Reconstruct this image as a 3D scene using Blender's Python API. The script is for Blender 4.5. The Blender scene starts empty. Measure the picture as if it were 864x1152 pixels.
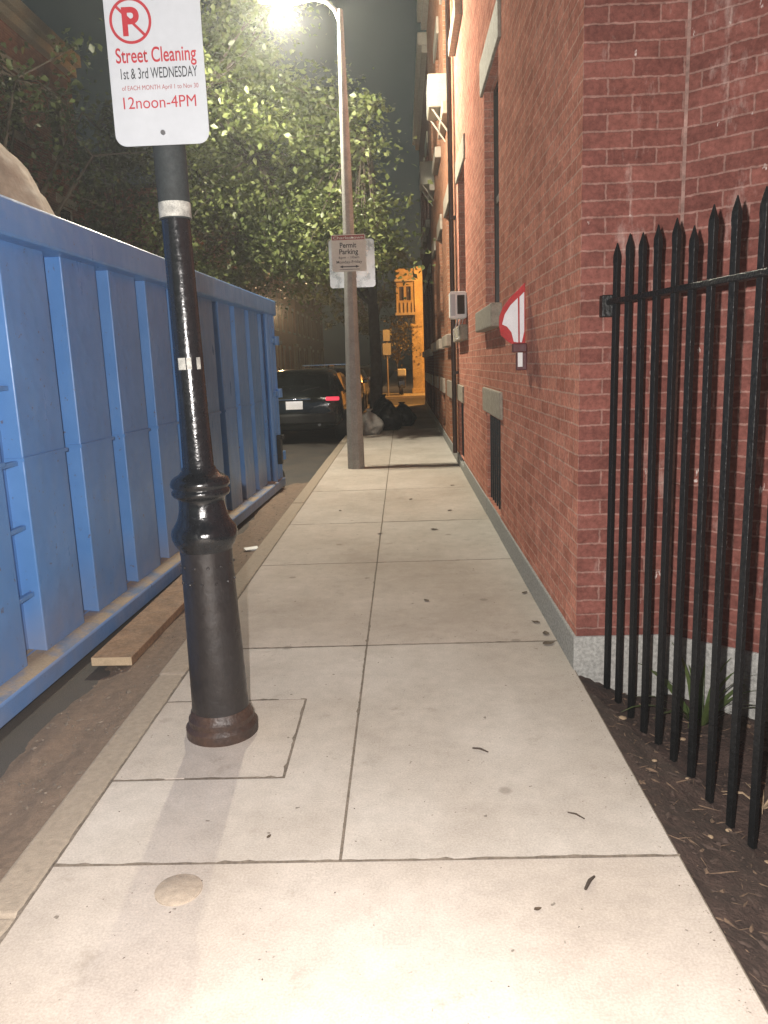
import bpy, bmesh, math, random
import numpy as np
from mathutils import Vector, Matrix, noise as mnoise
PI = math.pi
R = math.radians
S = bpy.context.scene
COL = S.collection
rng = random.Random(11)
GLARE_HAZE = 0.003

# ------------------------------------------------------------------ materials
def newmat(name):
    m = bpy.data.materials.new(name); m.use_nodes = True
    nt = m.node_tree; nt.nodes.clear()
    out = nt.nodes.new('ShaderNodeOutputMaterial')
    b = nt.nodes.new('ShaderNodeBsdfPrincipled')
    nt.links.new(b.outputs[0], out.inputs[0])
    return m, nt, b

def N(nt, typ, **kw):
    n = nt.nodes.new(typ)
    for k, v in kw.items():
        if k.startswith('i_'):
            key = k[2:]
            n.inputs[int(key) if key.isdigit() else key.replace('_', ' ')].default_value = v
        else:
            setattr(n, k, v)
    return n

def ramp(nt, src, stops):
    r = nt.nodes.new('ShaderNodeValToRGB')
    el = r.color_ramp.elements
    while len(el) < len(stops): el.new(0.5)
    for e, (p, c) in zip(el, stops):
        e.position = p; e.color = (c, c, c, 1) if isinstance(c, (int, float)) else (*c, 1)
    nt.links.new(src, r.inputs[0])
    return r.outputs[0]

def mixc(nt, fac, a, b, mode='MIX'):
    m = nt.nodes.new('ShaderNodeMix'); m.data_type = 'RGBA'; m.blend_type = mode
    for sock, v in ((m.inputs[0], fac), (m.inputs[6], a), (m.inputs[7], b)):
        if isinstance(v, (int, float)): sock.default_value = v
        elif isinstance(v, tuple): sock.default_value = (*v, 1) if len(v) == 3 else v
        else: nt.links.new(v, sock)
    return m.outputs[2]

def texco(nt, kind='Object'):
    return nt.nodes.new('ShaderNodeTexCoord').outputs[kind]

def noise(nt, vec, scale, detail=4, rough=0.55, stretch=None):
    if stretch:
        mp = N(nt, 'ShaderNodeMapping'); mp.inputs['Scale'].default_value = stretch
        nt.links.new(vec, mp.inputs[0]); vec = mp.outputs[0]
    n = N(nt, 'ShaderNodeTexNoise'); n.inputs['Scale'].default_value = scale
    n.inputs['Detail'].default_value = detail; n.inputs['Roughness'].default_value = rough
    nt.links.new(vec, n.inputs['Vector'])
    return n.outputs['Fac']

def bump(nt, b, h, strength=0.3, dist=0.01):
    n = N(nt, 'ShaderNodeBump'); n.inputs['Strength'].default_value = strength; n.inputs['Distance'].default_value = dist
    nt.links.new(h, n.inputs['Height']); nt.links.new(n.outputs[0], b.inputs['Normal'])

def simple(name, col, rough=0.5, metal=0.0, var=0.25, scale=12.0, bumps=0.0, dark=None, spec=0.5, coat=0.0, bscale=40.0):
    """base colour broken up by two noises, uneven gloss, optional bump"""
    m, nt, b = newmat(name)
    v = texco(nt)
    n1 = noise(nt, v, scale, 5)
    d = dark if dark else tuple(c * (1 - var) for c in col)
    l = tuple(min(1, c * (1 + var * 0.6)) for c in col)
    c = mixc(nt, ramp(nt, n1, [(0.2, 0.0), (0.8, 1.0)]), d, l)
    nf = noise(nt, v, scale * 7.3, 3, 0.6)
    c = mixc(nt, min(1.0, var * 1.6), c, mixc(nt, 1.0, c, ramp(nt, nf, [(0.25, 0.55), (0.75, 1.4)]), 'MULTIPLY'))
    nt.links.new(c, b.inputs['Base Color'])
    n2 = noise(nt, v, scale * 2.3, 3)
    rr = ramp(nt, n2, [(0.3, max(0.03, rough - 0.1)), (0.7, min(1, rough + 0.12))])
    nt.links.new(rr, b.inputs['Roughness'])
    b.inputs['Metallic'].default_value = metal
    b.inputs['Specular IOR Level'].default_value = spec
    b.inputs['Coat Weight'].default_value = coat
    if bumps: bump(nt, b, noise(nt, v, bscale, 4), bumps, 0.01)
    return m

def brick_mat(name, c1, c2, mortar, scuff=0.25, seed=0.0):
    m, nt, b = newmat(name)
    uv = texco(nt, 'UV')
    # slightly wavy courses
    nz = N(nt, 'ShaderNodeTexNoise'); nz.inputs['Scale'].default_value = 11; nt.links.new(uv, nz.inputs['Vector'])
    sub = N(nt, 'ShaderNodeVectorMath', operation='SUBTRACT'); nt.links.new(nz.outputs['Color'], sub.inputs[0]); sub.inputs[1].default_value = (.5, .5, .5)
    mul = N(nt, 'ShaderNodeVectorMath', operation='SCALE'); nt.links.new(sub.outputs[0], mul.inputs[0]); mul.inputs['Scale'].default_value = 0.010
    add = N(nt, 'ShaderNodeVectorMath', operation='ADD'); nt.links.new(uv, add.inputs[0]); nt.links.new(mul.outputs[0], add.inputs[1])
    nz2 = N(nt, 'ShaderNodeTexNoise'); nz2.inputs['Scale'].default_value = 55; nz2.inputs['Detail'].default_value = 3; nt.links.new(uv, nz2.inputs['Vector'])
    sub2 = N(nt, 'ShaderNodeVectorMath', operation='SUBTRACT'); nt.links.new(nz2.outputs['Color'], sub2.inputs[0]); sub2.inputs[1].default_value = (.5, .5, .5)
    mul2 = N(nt, 'ShaderNodeVectorMath', operation='SCALE'); nt.links.new(sub2.outputs[0], mul2.inputs[0]); mul2.inputs['Scale'].default_value = 0.009
    add2 = N(nt, 'ShaderNodeVectorMath', operation='ADD'); nt.links.new(add.outputs[0], add2.inputs[0]); nt.links.new(mul2.outputs[0], add2.inputs[1])
    br = N(nt, 'ShaderNodeTexBrick'); nt.links.new(add2.outputs[0], br.inputs['Vector'])
    br.inputs['Scale'].default_value = 1.0
    br.inputs['Brick Width'].default_value = 0.192; br.inputs['Row Height'].default_value = 0.0628
    br.inputs['Mortar Size'].default_value = 0.0048; br.inputs['Mortar Smooth'].default_value = 0.35
    br.inputs['Color1'].default_value = (*c1, 1); br.inputs['Color2'].default_value = (*c2, 1); br.inputs['Mortar'].default_value = (*mortar, 1)
    br.inputs['Bias'].default_value = -0.1
    big = noise(nt, uv, 0.9 + seed, 5, 0.6)
    c = mixc(nt, ramp(nt, big, [(0.3, 0.0), (0.72, 0.55)]), br.outputs['Color'], mixc(nt, 1.0, br.outputs['Color'], (0.72, 0.66, 0.62), 'MULTIPLY'))
    fine = noise(nt, uv, 46, 6, 0.7)
    c = mixc(nt, 0.75, c, mixc(nt, 1.0, c, ramp(nt, fine, [(0.25, 0.45), (0.75, 1.5)]), 'MULTIPLY'))
    blot = noise(nt, uv, 8.0, 5, 0.65)
    c = mixc(nt, 0.7, c, mixc(nt, 1.0, c, ramp(nt, blot, [(0.3, 0.62), (0.7, 1.3)]), 'MULTIPLY'))
    # pale paint flecks, scratches and salt runs of their own shape
    st = noise(nt, uv, 5.0, 7, 0.72, (1.0, 0.35, 1.0))
    fl = noise(nt, uv, 19.0, 4, 0.65, (1.0, 0.4, 1.0))
    f1 = ramp(nt, st, [(0.57, 0.0), (0.70, scuff)])
    f2 = ramp(nt, fl, [(0.68, 0.0), (0.73, scuff * 1.9)])
    c = mixc(nt, f1, c, (0.50, 0.40, 0.36)); c = mixc(nt, f2, c, (0.62, 0.56, 0.52))
    nt.links.new(c, b.inputs['Base Color'])
    b.inputs['Roughness'].default_value = 0.9
    b.inputs['Specular IOR Level'].default_value = 0.0
    inv = N(nt, 'ShaderNodeMath', operation='SUBTRACT'); inv.inputs[0].default_value = 1.0; nt.links.new(br.outputs['Fac'], inv.inputs[1])
    h = N(nt, 'ShaderNodeMath', operation='MULTIPLY_ADD'); nt.links.new(fine, h.inputs[0]); h.inputs[1].default_value = 0.45; nt.links.new(inv.outputs[0], h.inputs[2])
    bump(nt, b, h.outputs[0], 0.55, 0.006)
    return m

def concrete_mat():
    m, nt, b = newmat('concrete')
    v = texco(nt)
    geo = nt.nodes.new('ShaderNodeNewGeometry')
    isl = geo.outputs['Random Per Island']
    base = mixc(nt, isl, (0.50, 0.445, 0.392), (0.54, 0.505, 0.462))
    n1 = noise(nt, v, 1.1, 6, 0.62)
    c = mixc(nt, ramp(nt, n1, [(0.32, 0.5), (0.62, 0.0)]), base, (0.29, 0.25, 0.205))
    n2 = noise(nt, v, 160, 3, 0.6)
    c = mixc(nt, 0.5, c, mixc(nt, 1.0, c, ramp(nt, n2, [(0.25, 0.62), (0.75, 1.28)]), 'MULTIPLY'))
    n3 = noise(nt, v, 5.5, 6, 0.7)
    c = mixc(nt, ramp(nt, n3, [(0.60, 0.0), (0.74, 0.45)]), c, (0.20, 0.165, 0.13))
    n6 = noise(nt, v, 0.55, 4, 0.6, (1.0, 0.6, 1.0))
    c = mixc(nt, ramp(nt, n6, [(0.42, 0.0), (0.60, 0.45)]), c, mixc(nt, 1.0, c, (0.70, 0.64, 0.58), 'MULTIPLY'))
    n7 = noise(nt, v, 12, 5, 0.75)
    c = mixc(nt, 0.45, c, mixc(nt, 1.0, c, ramp(nt, n7, [(0.25, 0.70), (0.75, 1.22)]), 'MULTIPLY'))
    vor = N(nt, 'ShaderNodeTexVoronoi'); vor.inputs['Scale'].default_value = 2.6; nt.links.new(v, vor.inputs['Vector'])
    c = mixc(nt, ramp(nt, vor.outputs['Distance'], [(0.045, 0.5), (0.075, 0.0)]), c, (0.155, 0.13, 0.105))
    wob = N(nt, 'ShaderNodeTexNoise'); wob.inputs['Scale'].default_value = 16; nt.links.new(v, wob.inputs['Vector'])
    for sx, sy, rx_, ry_, am in ((-.40, 3.28, .075, .022, .55), (-.305, 3.19, .06, .03, .6), (-.30, 2.95, .045, .035, .65), (-.36, 3.02, .03, .02, .5), (.33, 4.35, .10, .05, .28), (.05, 2.62, .12, .06, .16), (.45, 2.75, .16, .07, .16), (-.55, 4.55, .10, .09, .25)):
        mp = N(nt, 'ShaderNodeMapping', vector_type='TEXTURE'); mp.inputs['Location'].default_value = (sx, sy, 0); mp.inputs['Scale'].default_value = (rx_, ry_, 1.0); nt.links.new(v, mp.inputs[0])
        ln = N(nt, 'ShaderNodeVectorMath', operation='LENGTH'); nt.links.new(mp.outputs[0], ln.inputs[0])
        ad = N(nt, 'ShaderNodeMath', operation='MULTIPLY_ADD'); nt.links.new(wob.outputs['Fac'], ad.inputs[0]); ad.inputs[1].default_value = 1.7; nt.links.new(ln.outputs['Value'], ad.inputs[2])
        c = mixc(nt, ramp(nt, ad.outputs[0], [(0.95, am), (1.0, 0.0)] if False else [(0.55, am), (1.0, 0.0)]), c, (0.15, 0.12, 0.10))
    n5 = noise(nt, v, 31, 2, 0.5)
    c = mixc(nt, ramp(nt, n5, [(0.73, 0.0), (0.755, 0.75)]), c, (0.12, 0.10, 0.08))
    nt.links.new(c, b.inputs['Base Color'])
    b.inputs['Roughness'].default_value = 0.88
    b.inputs['Specular IOR Level'].default_value = 0.3
    n4 = noise(nt, v, 120, 4, 0.7)
    bump(nt, b, n4, 0.25, 0.003)
    return m

def asphalt_mat():
    m, nt, b = newmat('asphalt')
    v = texco(nt)
    n1 = noise(nt, v, 260, 2); n2 = noise(nt, v, 1.6, 6, 0.65)
    c = mixc(nt, ramp(nt, n1, [(0.3, 0.0), (0.75, 1.0)]), (0.035, 0.034, 0.033), (0.095, 0.09, 0.084))
    c = mixc(nt, ramp(nt, n2, [(0.35, 0.0), (0.7, 0.6)]), c, (0.115, 0.092, 0.072))
    nt.links.new(c, b.inputs['Base Color']); b.inputs['Roughness'].default_value = 0.85
    bump(nt, b, n1, 0.5, 0.006)
    return m

def blue_paint():
    m, nt, b = newmat('dumpster_blue_paint')
    v = texco(nt)
    n1 = noise(nt, v, 2.2, 6, 0.6); n2 = noise(nt, v, 9, 6, 0.7, (1, 1, 0.25)); n3 = noise(nt, v, 26, 4, 0.7)
    c = mixc(nt, ramp(nt, n1, [(0.3, 0.0), (0.7, 1.0)]), (0.078, 0.215, 0.50), (0.110, 0.265, 0.57))
    c = mixc(nt, ramp(nt, n2, [(0.56, 0.0), (0.74, 0.35)]), c, (0.15, 0.26, 0.44))
    sep = N(nt, 'ShaderNodeSeparateXYZ'); nt.links.new(v, sep.inputs[0])
    dirt = N(nt, 'ShaderNodeMapRange'); dirt.inputs[1].default_value = 0.20; dirt.inputs[2].default_value = 0.50; dirt.inputs[3].default_value = 0.40; dirt.inputs[4].default_value = 0.0
    nt.links.new(sep.outputs[2], dirt.inputs[0])
    dm = N(nt, 'ShaderNodeMath', operation='MULTIPLY'); nt.links.new(dirt.outputs[0], dm.inputs[0]); nt.links.new(ramp(nt, n1, [(0.35, 0.1), (0.65, 1.0)]), dm.inputs[1])
    c = mixc(nt, dm.outputs[0], c, (0.30, 0.24, 0.18))
    rust = ramp(nt, n3, [(0.655, 0.0), (0.69, 0.65)])
    c = mixc(nt, rust, c, (0.11, 0.065, 0.045))
    nt.links.new(c, b.inputs['Base Color'])
    n8 = noise(nt, v, 7.0, 6, 0.75, (1, 1, 0.10))
    c = mixc(nt, ramp(nt, n8, [(0.57, 0.0), (0.68, 0.45)]), c, (0.15, 0.125, 0.12))
    n9 = noise(nt, v, 16.0, 5, 0.7, (1, 0.35, 1))
    c = mixc(nt, ramp(nt, n9, [(0.625, 0.0), (0.645, 0.55)]), c, (0.30, 0.38, 0.50))
    b.inputs['Specular IOR Level'].default_value = 0.38
    rr = ramp(nt, n2, [(0.3, 0.25), (0.72, 0.48)]); nt.links.new(rr, b.inputs['Roughness'])
    bump(nt, b, noise(nt, v, 2.6, 3), 0.35, 0.05)
    return m

def ledge_mat():
    m, nt, b = newmat('dusty_blue_ledge')
    v = texco(nt); n1 = noise(nt, v, 5, 6, 0.65); n2 = noise(nt, v, 90, 3, 0.6)
    c = mixc(nt, ramp(nt, n1, [(0.36, 0.15), (0.56, 1.0)]), (0.075, 0.16, 0.32), mixc(nt, n2, (0.22, 0.17, 0.12), (0.42, 0.34, 0.25)))
    nt.links.new(c, b.inputs['Base Color']); b.inputs['Roughness'].default_value = 0.85
    bump(nt, b, n2, 0.5, 0.006)
    return m

def leaf_mat(name, a, bcol, c3):
    m, nt, b = newmat(name)
    geo = nt.nodes.new('ShaderNodeNewGeometry'); r = geo.outputs['Random Per Island']
    c = mixc(nt, r, a, bcol)
    n = noise(nt, texco(nt), 0.9, 3)
    c = mixc(nt, ramp(nt, n, [(0.42, 0.0), (0.66, 0.8)]), c, c3)
    nt.links.new(c, b.inputs['Base Color'])
    b.inputs['Roughness'].default_value = 0.42
    tr = nt.nodes.new('ShaderNodeBsdfTranslucent'); nt.links.new(c, tr.inputs[0])
    mx = nt.nodes.new('ShaderNodeMixShader'); mx.inputs[0].default_value = 0.3
    nt.links.new(b.outputs[0], mx.inputs[1]); nt.links.new(tr.outputs[0], mx.inputs[2])
    out = [x for x in nt.nodes if x.type == 'OUTPUT_MATERIAL'][0]
    nt.links.new(mx.outputs[0], out.inputs[0])
    return m

def emit(name, col, st):
    m, nt, b = newmat(name)
    b.inputs['Base Color'].default_value = (*col, 1)
    b.inputs['Emission Color'].default_value = (*col, 1); b.inputs['Emission Strength'].default_value = st
    return m

M = {}
M['brick'] = brick_mat('lit_red_brick', (0.600, 0.268, 0.195), (0.455, 0.188, 0.138), (0.60, 0.365, 0.285), 0.22)  # street wall: lamp light on it is raised into this brick's colour
M['brick_shaded'] = brick_mat('shaded_red_brick', (0.200, 0.080, 0.066), (0.138, 0.053, 0.045), (0.260, 0.148, 0.126), 0.45, 0.3)  # same brick darkened, the shade of the return and bay put into its colour
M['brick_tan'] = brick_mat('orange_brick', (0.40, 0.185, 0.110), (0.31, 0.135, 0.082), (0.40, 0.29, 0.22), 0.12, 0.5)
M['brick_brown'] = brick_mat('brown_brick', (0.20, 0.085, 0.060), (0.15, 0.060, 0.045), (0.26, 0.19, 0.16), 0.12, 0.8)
M['brick_far'] = brick_mat('far_brick', (0.24, 0.115, 0.085), (0.18, 0.080, 0.065), (0.29, 0.22, 0.19), 0.10, 0.6)
M['stucco'] = simple('yellow_stucco', (0.44, 0.34, 0.21), 0.9, var=0.45, scale=2.2, bumps=0.3)
M['mortar'] = simple('smeared_mortar', (0.26, 0.16, 0.135), 0.95, var=0.5, scale=7, bumps=0.6)
M['stucco_dim'] = simple('weathered_bay_boards', (0.30, 0.22, 0.13), 0.9, var=0.35, scale=6)
M['granite'] = simple('granite', (0.33, 0.33, 0.31), 0.8, var=0.5, scale=70, bumps=0.5, bscale=60)
M['sandstone'] = simple('sill_stone', (0.33, 0.29, 0.23), 0.85, var=0.35, scale=26, bumps=0.5)
M['concrete'] = concrete_mat()
M['kerbstone'] = simple('kerb_granite', (0.33, 0.275, 0.215), 0.88, var=0.22, scale=40, bumps=0.3, bscale=110)
M['patch'] = simple('cover_cement', (0.38, 0.315, 0.245), 0.85, var=0.25, scale=40, bumps=0.3)
M['joint'] = simple('joint_dirt', (0.075, 0.060, 0.046), 0.95, var=0.5, scale=14, dark=(0.24, 0.20, 0.16))
M['asphalt'] = asphalt_mat()
M['dirt'] = simple('gutter_dirt', (0.205, 0.148, 0.108), 0.95, var=0.3, scale=30, bumps=0.5, bscale=130)
M['soil'] = simple('garden_soil', (0.050, 0.031, 0.024), 0.95, var=0.55, scale=22, bumps=0.9, bscale=70)
M['blue'] = blue_paint()
M['ledge'] = ledge_mat()
M['iron'] = simple('black_gloss_iron', (0.008, 0.009, 0.011), 0.21, var=0.3, scale=25, bumps=0.12, bscale=70, coat=0.3)
M['iron_base'] = simple('rusty_iron_base', (0.013, 0.012, 0.013), 0.36, var=0.3, scale=9, bumps=0.20, bscale=38, dark=(0.021, 0.017, 0.016), coat=0.15)
M['iron_foot'] = simple('rusty_iron_foot', (0.020, 0.015, 0.014), 0.48, var=0.4, scale=11, bumps=0.4, bscale=50, dark=(0.075, 0.040, 0.026))
M['fence'] = simple('fence_black_paint', (0.006, 0.0065, 0.007), 0.42, var=0.4, scale=30, bumps=0.45, bscale=75, spec=0.3)
M['tape'] = simple('worn_white_tape', (0.40, 0.40, 0.36), 0.6, var=0.55, scale=45, dark=(0.16, 0.16, 0.15))
M['sleeve'] = simple('dull_dark_sleeve', (0.022, 0.028, 0.030), 0.75, var=0.3, scale=20)
M['signwhite'] = simple('sign_face', (0.40, 0.425, 0.455), 0.38, var=0.05, scale=5)
M['signgrey'] = simple('worn_sign_face', (0.60, 0.60, 0.55), 0.45, var=0.14, scale=14)
M['red_ink'] = simple('red_ink', (0.33, 0.028, 0.038), 0.45, var=0.1)
M['dark_red_ink'] = simple('dull_red_ink', (0.25, 0.05, 0.05), 0.5, var=0.1)
M['black_ink'] = simple('black_ink', (0.03, 0.032, 0.036), 0.5, var=0.1)
M['aluminium'] = simple('bare_aluminium', (0.62, 0.62, 0.62), 0.30, metal=0.9, var=0.04, scale=3)
M['bolt'] = simple('bolt_steel', (0.22, 0.22, 0.23), 0.4, metal=0.8)
M['post'] = simple('weathered_grey_post', (0.30, 0.285, 0.265), 0.8, var=0.3, scale=8, bumps=0.35, bscale=55)
M['lamp_shell'] = simple('lamp_shell_grey', (0.45, 0.45, 0.44), 0.5)
M['lamp_glow'] = emit('lit_lamp_lens', (1.0, 0.95, 0.80), 42.0)
M['sodium_glow'] = emit('lit_sodium_lens', (1.0, 0.50, 0.12), 30.0)
M['glass'] = simple('dark_window_glass', (0.008, 0.009, 0.010), 0.06, var=0.2, scale=4)
M['dimglass'] = simple('curtained_window_glass', (0.055, 0.040, 0.032), 0.12, var=0.5, scale=3)
M['sash'] = simple('dark_window_frame', (0.030, 0.026, 0.023), 0.5)
M['trim'] = simple('painted_trim', (0.33, 0.28, 0.23), 0.6, var=0.2)
M['pipe'] = simple('brown_downpipe', (0.075, 0.040, 0.028), 0.5, var=0.3)
M['plastic'] = simple('white_plastic', (0.70, 0.71, 0.70), 0.42, var=0.08)
M['ac_case'] = simple('yellowed_case', (0.40, 0.37, 0.30), 0.5, var=0.2, scale=7)
M['flagred'] = simple('red_cloth', (0.42, 0.022, 0.024), 0.7, var=0.3, scale=18)
M['flagwhite'] = simple('white_cloth', (0.70, 0.71, 0.73), 0.7, var=0.08, scale=14)
M['maroon'] = simple('maroon_holder', (0.085, 0.014, 0.018), 0.55, var=0.2)
M['wood'] = simple('scrap_wood', (0.27, 0.17, 0.10), 0.8, var=0.4, scale=9, bumps=0.4)
M['woodend'] = simple('fresh_cut_wood', (0.55, 0.42, 0.27), 0.8, var=0.2, scale=30)
M['debris'] = simple('dusty_tarp', (0.36, 0.29, 0.23), 0.85, var=0.25, scale=4, bumps=0.5, bscale=9)
M['bag_white'] = simple('pale_plastic_bag', (0.40, 0.38, 0.36), 0.38, var=0.35, scale=10)
M['bag_black'] = simple('black_plastic_bag', (0.010, 0.011, 0.012), 0.5, var=0.3)
M['rubber'] = simple('tyre_rubber', (0.012, 0.012, 0.012), 0.7)
M['rim'] = simple('wheel_rim', (0.30, 0.30, 0.31), 0.35, metal=0.7)
M['carblack'] = simple('black_car_paint', (0.008, 0.010, 0.011), 0.16, var=0.1, coat=0.6)
M['cargrey'] = simple('grey_car_paint', (0.10, 0.105, 0.11), 0.2, metal=0.4, var=0.1, coat=0.6)
M['carsilver'] = simple('silver_car_paint', (0.34, 0.34, 0.34), 0.25, metal=0.5, var=0.1, coat=0.6)
M['carblue'] = simple('navy_car_paint', (0.015, 0.022, 0.05), 0.18, var=0.1, coat=0.6)
M['carglass'] = simple('car_glass', (0.006, 0.008, 0.008), 0.04, var=0.1)
M['chrome'] = simple('chrome_trim', (0.65, 0.65, 0.66), 0.12, metal=1.0, var=0.05)
M['plate'] = simple('number_plate_face', (0.80, 0.80, 0.82), 0.3, var=0.05)
M['taillight'] = emit('lit_tail_light', (1.0, 0.07, 0.12), 0.8)
M['taillens'] = simple('red_tail_lens', (0.22, 0.010, 0.012), 0.15, var=0.1)
M['blackplastic'] = simple('black_bumper_plastic', (0.006, 0.006, 0.006), 0.6)
M['bark'] = simple('tree_bark', (0.075, 0.058, 0.044), 0.9, var=0.5, scale=14, bumps=1.0, bscale=26)
M['leaf'] = leaf_mat('street_tree_leaf', (0.110, 0.145, 0.042), (0.200, 0.225, 0.085), (0.050, 0.072, 0.020))
M['leaf_dark'] = leaf_mat('far_tree_leaf', (0.050, 0.075, 0.022), (0.085, 0.105, 0.035), (0.040, 0.050, 0.022))
M['leaf_dry'] = leaf_mat('young_tree_leaf', (0.13, 0.11, 0.035), (0.18, 0.14, 0.05), (0.10, 0.09, 0.03))
M['blade'] = leaf_mat('strap_leaf', (0.060, 0.105, 0.028), (0.095, 0.135, 0.045), (0.075, 0.075, 0.030))
M['grit'] = simple('pale_grit', (0.22, 0.18, 0.14), 0.95, var=0.5, scale=25)
M['clod'] = simple('soil_clod', (0.055, 0.036, 0.028), 0.95, var=0.5, scale=30)
M['spill'] = simple('dry_soil_crumb', (0.13, 0.10, 0.075), 0.95, var=0.5, scale=30)
M['mulch'] = simple('mulch_bits', (0.13, 0.085, 0.055), 0.95, var=0.6, scale=30)
M['straw'] = simple('dry_straw', (0.30, 0.22, 0.14), 0.9, var=0.4)
M['twig'] = simple('brown_twig', (0.055, 0.040, 0.030), 0.9, var=0.4)
M['deadleaf'] = simple('brown_dead_leaf', (0.085, 0.058, 0.036), 0.8, var=0.4, scale=30)
M['ground'] = simple('far_ground', (0.05, 0.047, 0.043), 0.95, var=0.3, scale=1)

# ------------------------------------------------------------------ mesh helpers
class MB:
    def __init__(s): s.v = []; s.f = []; s.uv = []; s.mi = []
    def face(s, pts, uv=None, mi=0):
        i = len(s.v); s.v += [tuple(p) for p in pts]; s.f.append(tuple(range(i, i + len(pts))))
        s.uv.append(uv if uv else [(0, 0)] * len(pts)); s.mi.append(mi)
    def box(s, c, d, rz=0, rx=0, ry=0, mi=0):
        m = Matrix.Rotation(rz, 3, 'Z') @ Matrix.Rotation(ry, 3, 'Y') @ Matrix.Rotation(rx, 3, 'X')
        i = len(s.v)
        for dx in (-.5, .5):
            for dy in (-.5, .5):
                for dz in (-.5, .5):
                    p = m @ Vector((dx * d[0], dy * d[1], dz * d[2])); s.v.append((p.x + c[0], p.y + c[1], p.z + c[2]))
        for q in ((0, 1, 3, 2), (4, 6, 7, 5), (0, 4, 5, 1), (2, 3, 7, 6), (0, 2, 6, 4), (1, 5, 7, 3)):
            s.f.append(tuple(i + k for k in q)); s.mi.append(mi)
            a = [s.v[i + k] for k in q]
            nx = abs((Vector(a[1]) - Vector(a[0])).cross(Vector(a[2]) - Vector(a[1])).normalized().x)
            s.uv.append([((p[1] if nx > .6 else p[0]), p[2]) for p in a])
    def bx(s, x0, x1, y0, y1, z0, z1, mi=0):
        s.box(((x0 + x1) / 2, (y0 + y1) / 2, (z0 + z1) / 2), (abs(x1 - x0), abs(y1 - y0), abs(z1 - z0)), mi=mi)
    def prism(s, poly, z0, z1, mi=0):
        i = len(s.v); n = len(poly)
        s.v += [(p[0], p[1], z0) for p in poly] + [(p[0], p[1], z1) for p in poly]
        s.f.append(tuple(range(i + n - 1, i - 1, -1))); s.f.append(tuple(range(i + n, i + 2 * n)))
        for k in range(n): s.f.append((i + k, i + (k + 1) % n, i + n + (k + 1) % n, i + n + k))
        s.uv += [[(0, 0)] * len(f) for f in s.f[-(n + 2):]]; s.mi += [mi] * (n + 2)
    def plate(s, poly, y0, y1, mi=0):
        """polygon in X,Z thickened along Y"""
        i = len(s.v); n = len(poly)
        s.v += [(p[0], y0, p[1]) for p in poly] + [(p[0], y1, p[1]) for p in poly]
        s.f.append(tuple(range(i, i + n))); s.f.append(tuple(range(i + 2 * n - 1, i + n - 1, -1)))
        for k in range(n): s.f.append((i + (k + 1) % n, i + k, i + n + k, i + n + (k + 1) % n))
        s.uv += [[(0, 0)] * len(f) for f in s.f[-(n + 2):]]; s.mi += [mi] * (n + 2)
    def rings(s, rings, cap=True, mi=0):
        i = len(s.v); n = len(rings[0])
        for r in rings: s.v += [tuple(p) for p in r]
        for k in range(len(rings) - 1):
            for j in range(n):
                a = i + k * n + j; b = i + k * n + (j + 1) % n
                s.f.append((a, b, b + n, a + n)); s.uv.append([(0, 0)] * 4); s.mi.append(mi)
        if cap:
            s.f.append(tuple(range(i + n - 1, i - 1, -1))); s.uv.append([(0, 0)] * n); s.mi.append(mi)
            e = i + (len(rings) - 1) * n
            s.f.append(tuple(range(e, e + n))); s.uv.append([(0, 0)] * n); s.mi.append(mi)
    def lathe(s, prof, c=(0, 0, 0), n=40, mi=0, flute=0, fd=0.0):
        rr = []
        for r, z in prof:
            rr.append([(c[0] + (r - (fd if flute and k % 2 else 0)) * math.cos(2 * PI * k / n), c[1] + (r - (fd if flute and k % 2 else 0)) * math.sin(2 * PI * k / n), c[2] + z) for k in range(n)])
        s.rings(rr, mi=mi)
    def tube(s, path, rad, n=8, mi=0):
        rr = []; P = [Vector(p) for p in path]
        for k, p in enumerate(P):
            t = (P[min(k + 1, len(P) - 1)] - P[max(k - 1, 0)]).normalized()
            u = t.cross(Vector((0.13, 0.21, 1.0))).normalized(); w = t.cross(u)
            r = rad[k] if isinstance(rad, (list, tuple)) else rad
            rr.append([p + (u * math.cos(2 * PI * j / n) + w * math.sin(2 * PI * j / n)) * r for j in range(n)])
        s.rings(rr, mi=mi)
    def build(s, name, mats, parent=None, smooth=False, bevel=0.0, seg=2, angle=35):
        me = bpy.data.meshes.new(name)
        org = Vector(parent['origin']) if parent is not None and 'origin' in parent else None
        vs = s.v if org is None else [(p[0] - org.x, p[1] - org.y, p[2] - org.z) for p in s.v]
        me.from_pydata(vs, [], s.f)
        ul = me.uv_layers.new(name='UVMap')
        flat = [c for u in s.uv for p in u for c in p]
        ul.data.foreach_set('uv', flat)
        ms = mats if isinstance(mats, (list, tuple)) else [mats]
        for m in ms: me.materials.append(m)
        me.polygons.foreach_set('material_index', s.mi)
        bm = bmesh.new(); bm.from_mesh(me)
        bmesh.ops.recalc_face_normals(bm, faces=bm.faces)
        bm.to_mesh(me); bm.free()
        if smooth:
            me.polygons.foreach_set('use_smooth', [True] * len(me.polygons))
            me.set_sharp_from_angle(angle=R(angle))
        o = bpy.data.objects.new(name, me); COL.objects.link(o)
        if bevel:
            b = o.modifiers.new('bevel', 'BEVEL'); b.width = bevel; b.segments = seg; b.limit_method = 'ANGLE'; b.angle_limit = R(40)
            b.harden_normals = False
        if parent is not None: o.parent = parent
        return o

def tag(o, label=None, cat=None, group=None, kind=None):
    if label: o['label'] = label
    if cat: o['category'] = cat
    if group: o['group'] = group
    if kind: o['kind'] = kind
    return o

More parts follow.
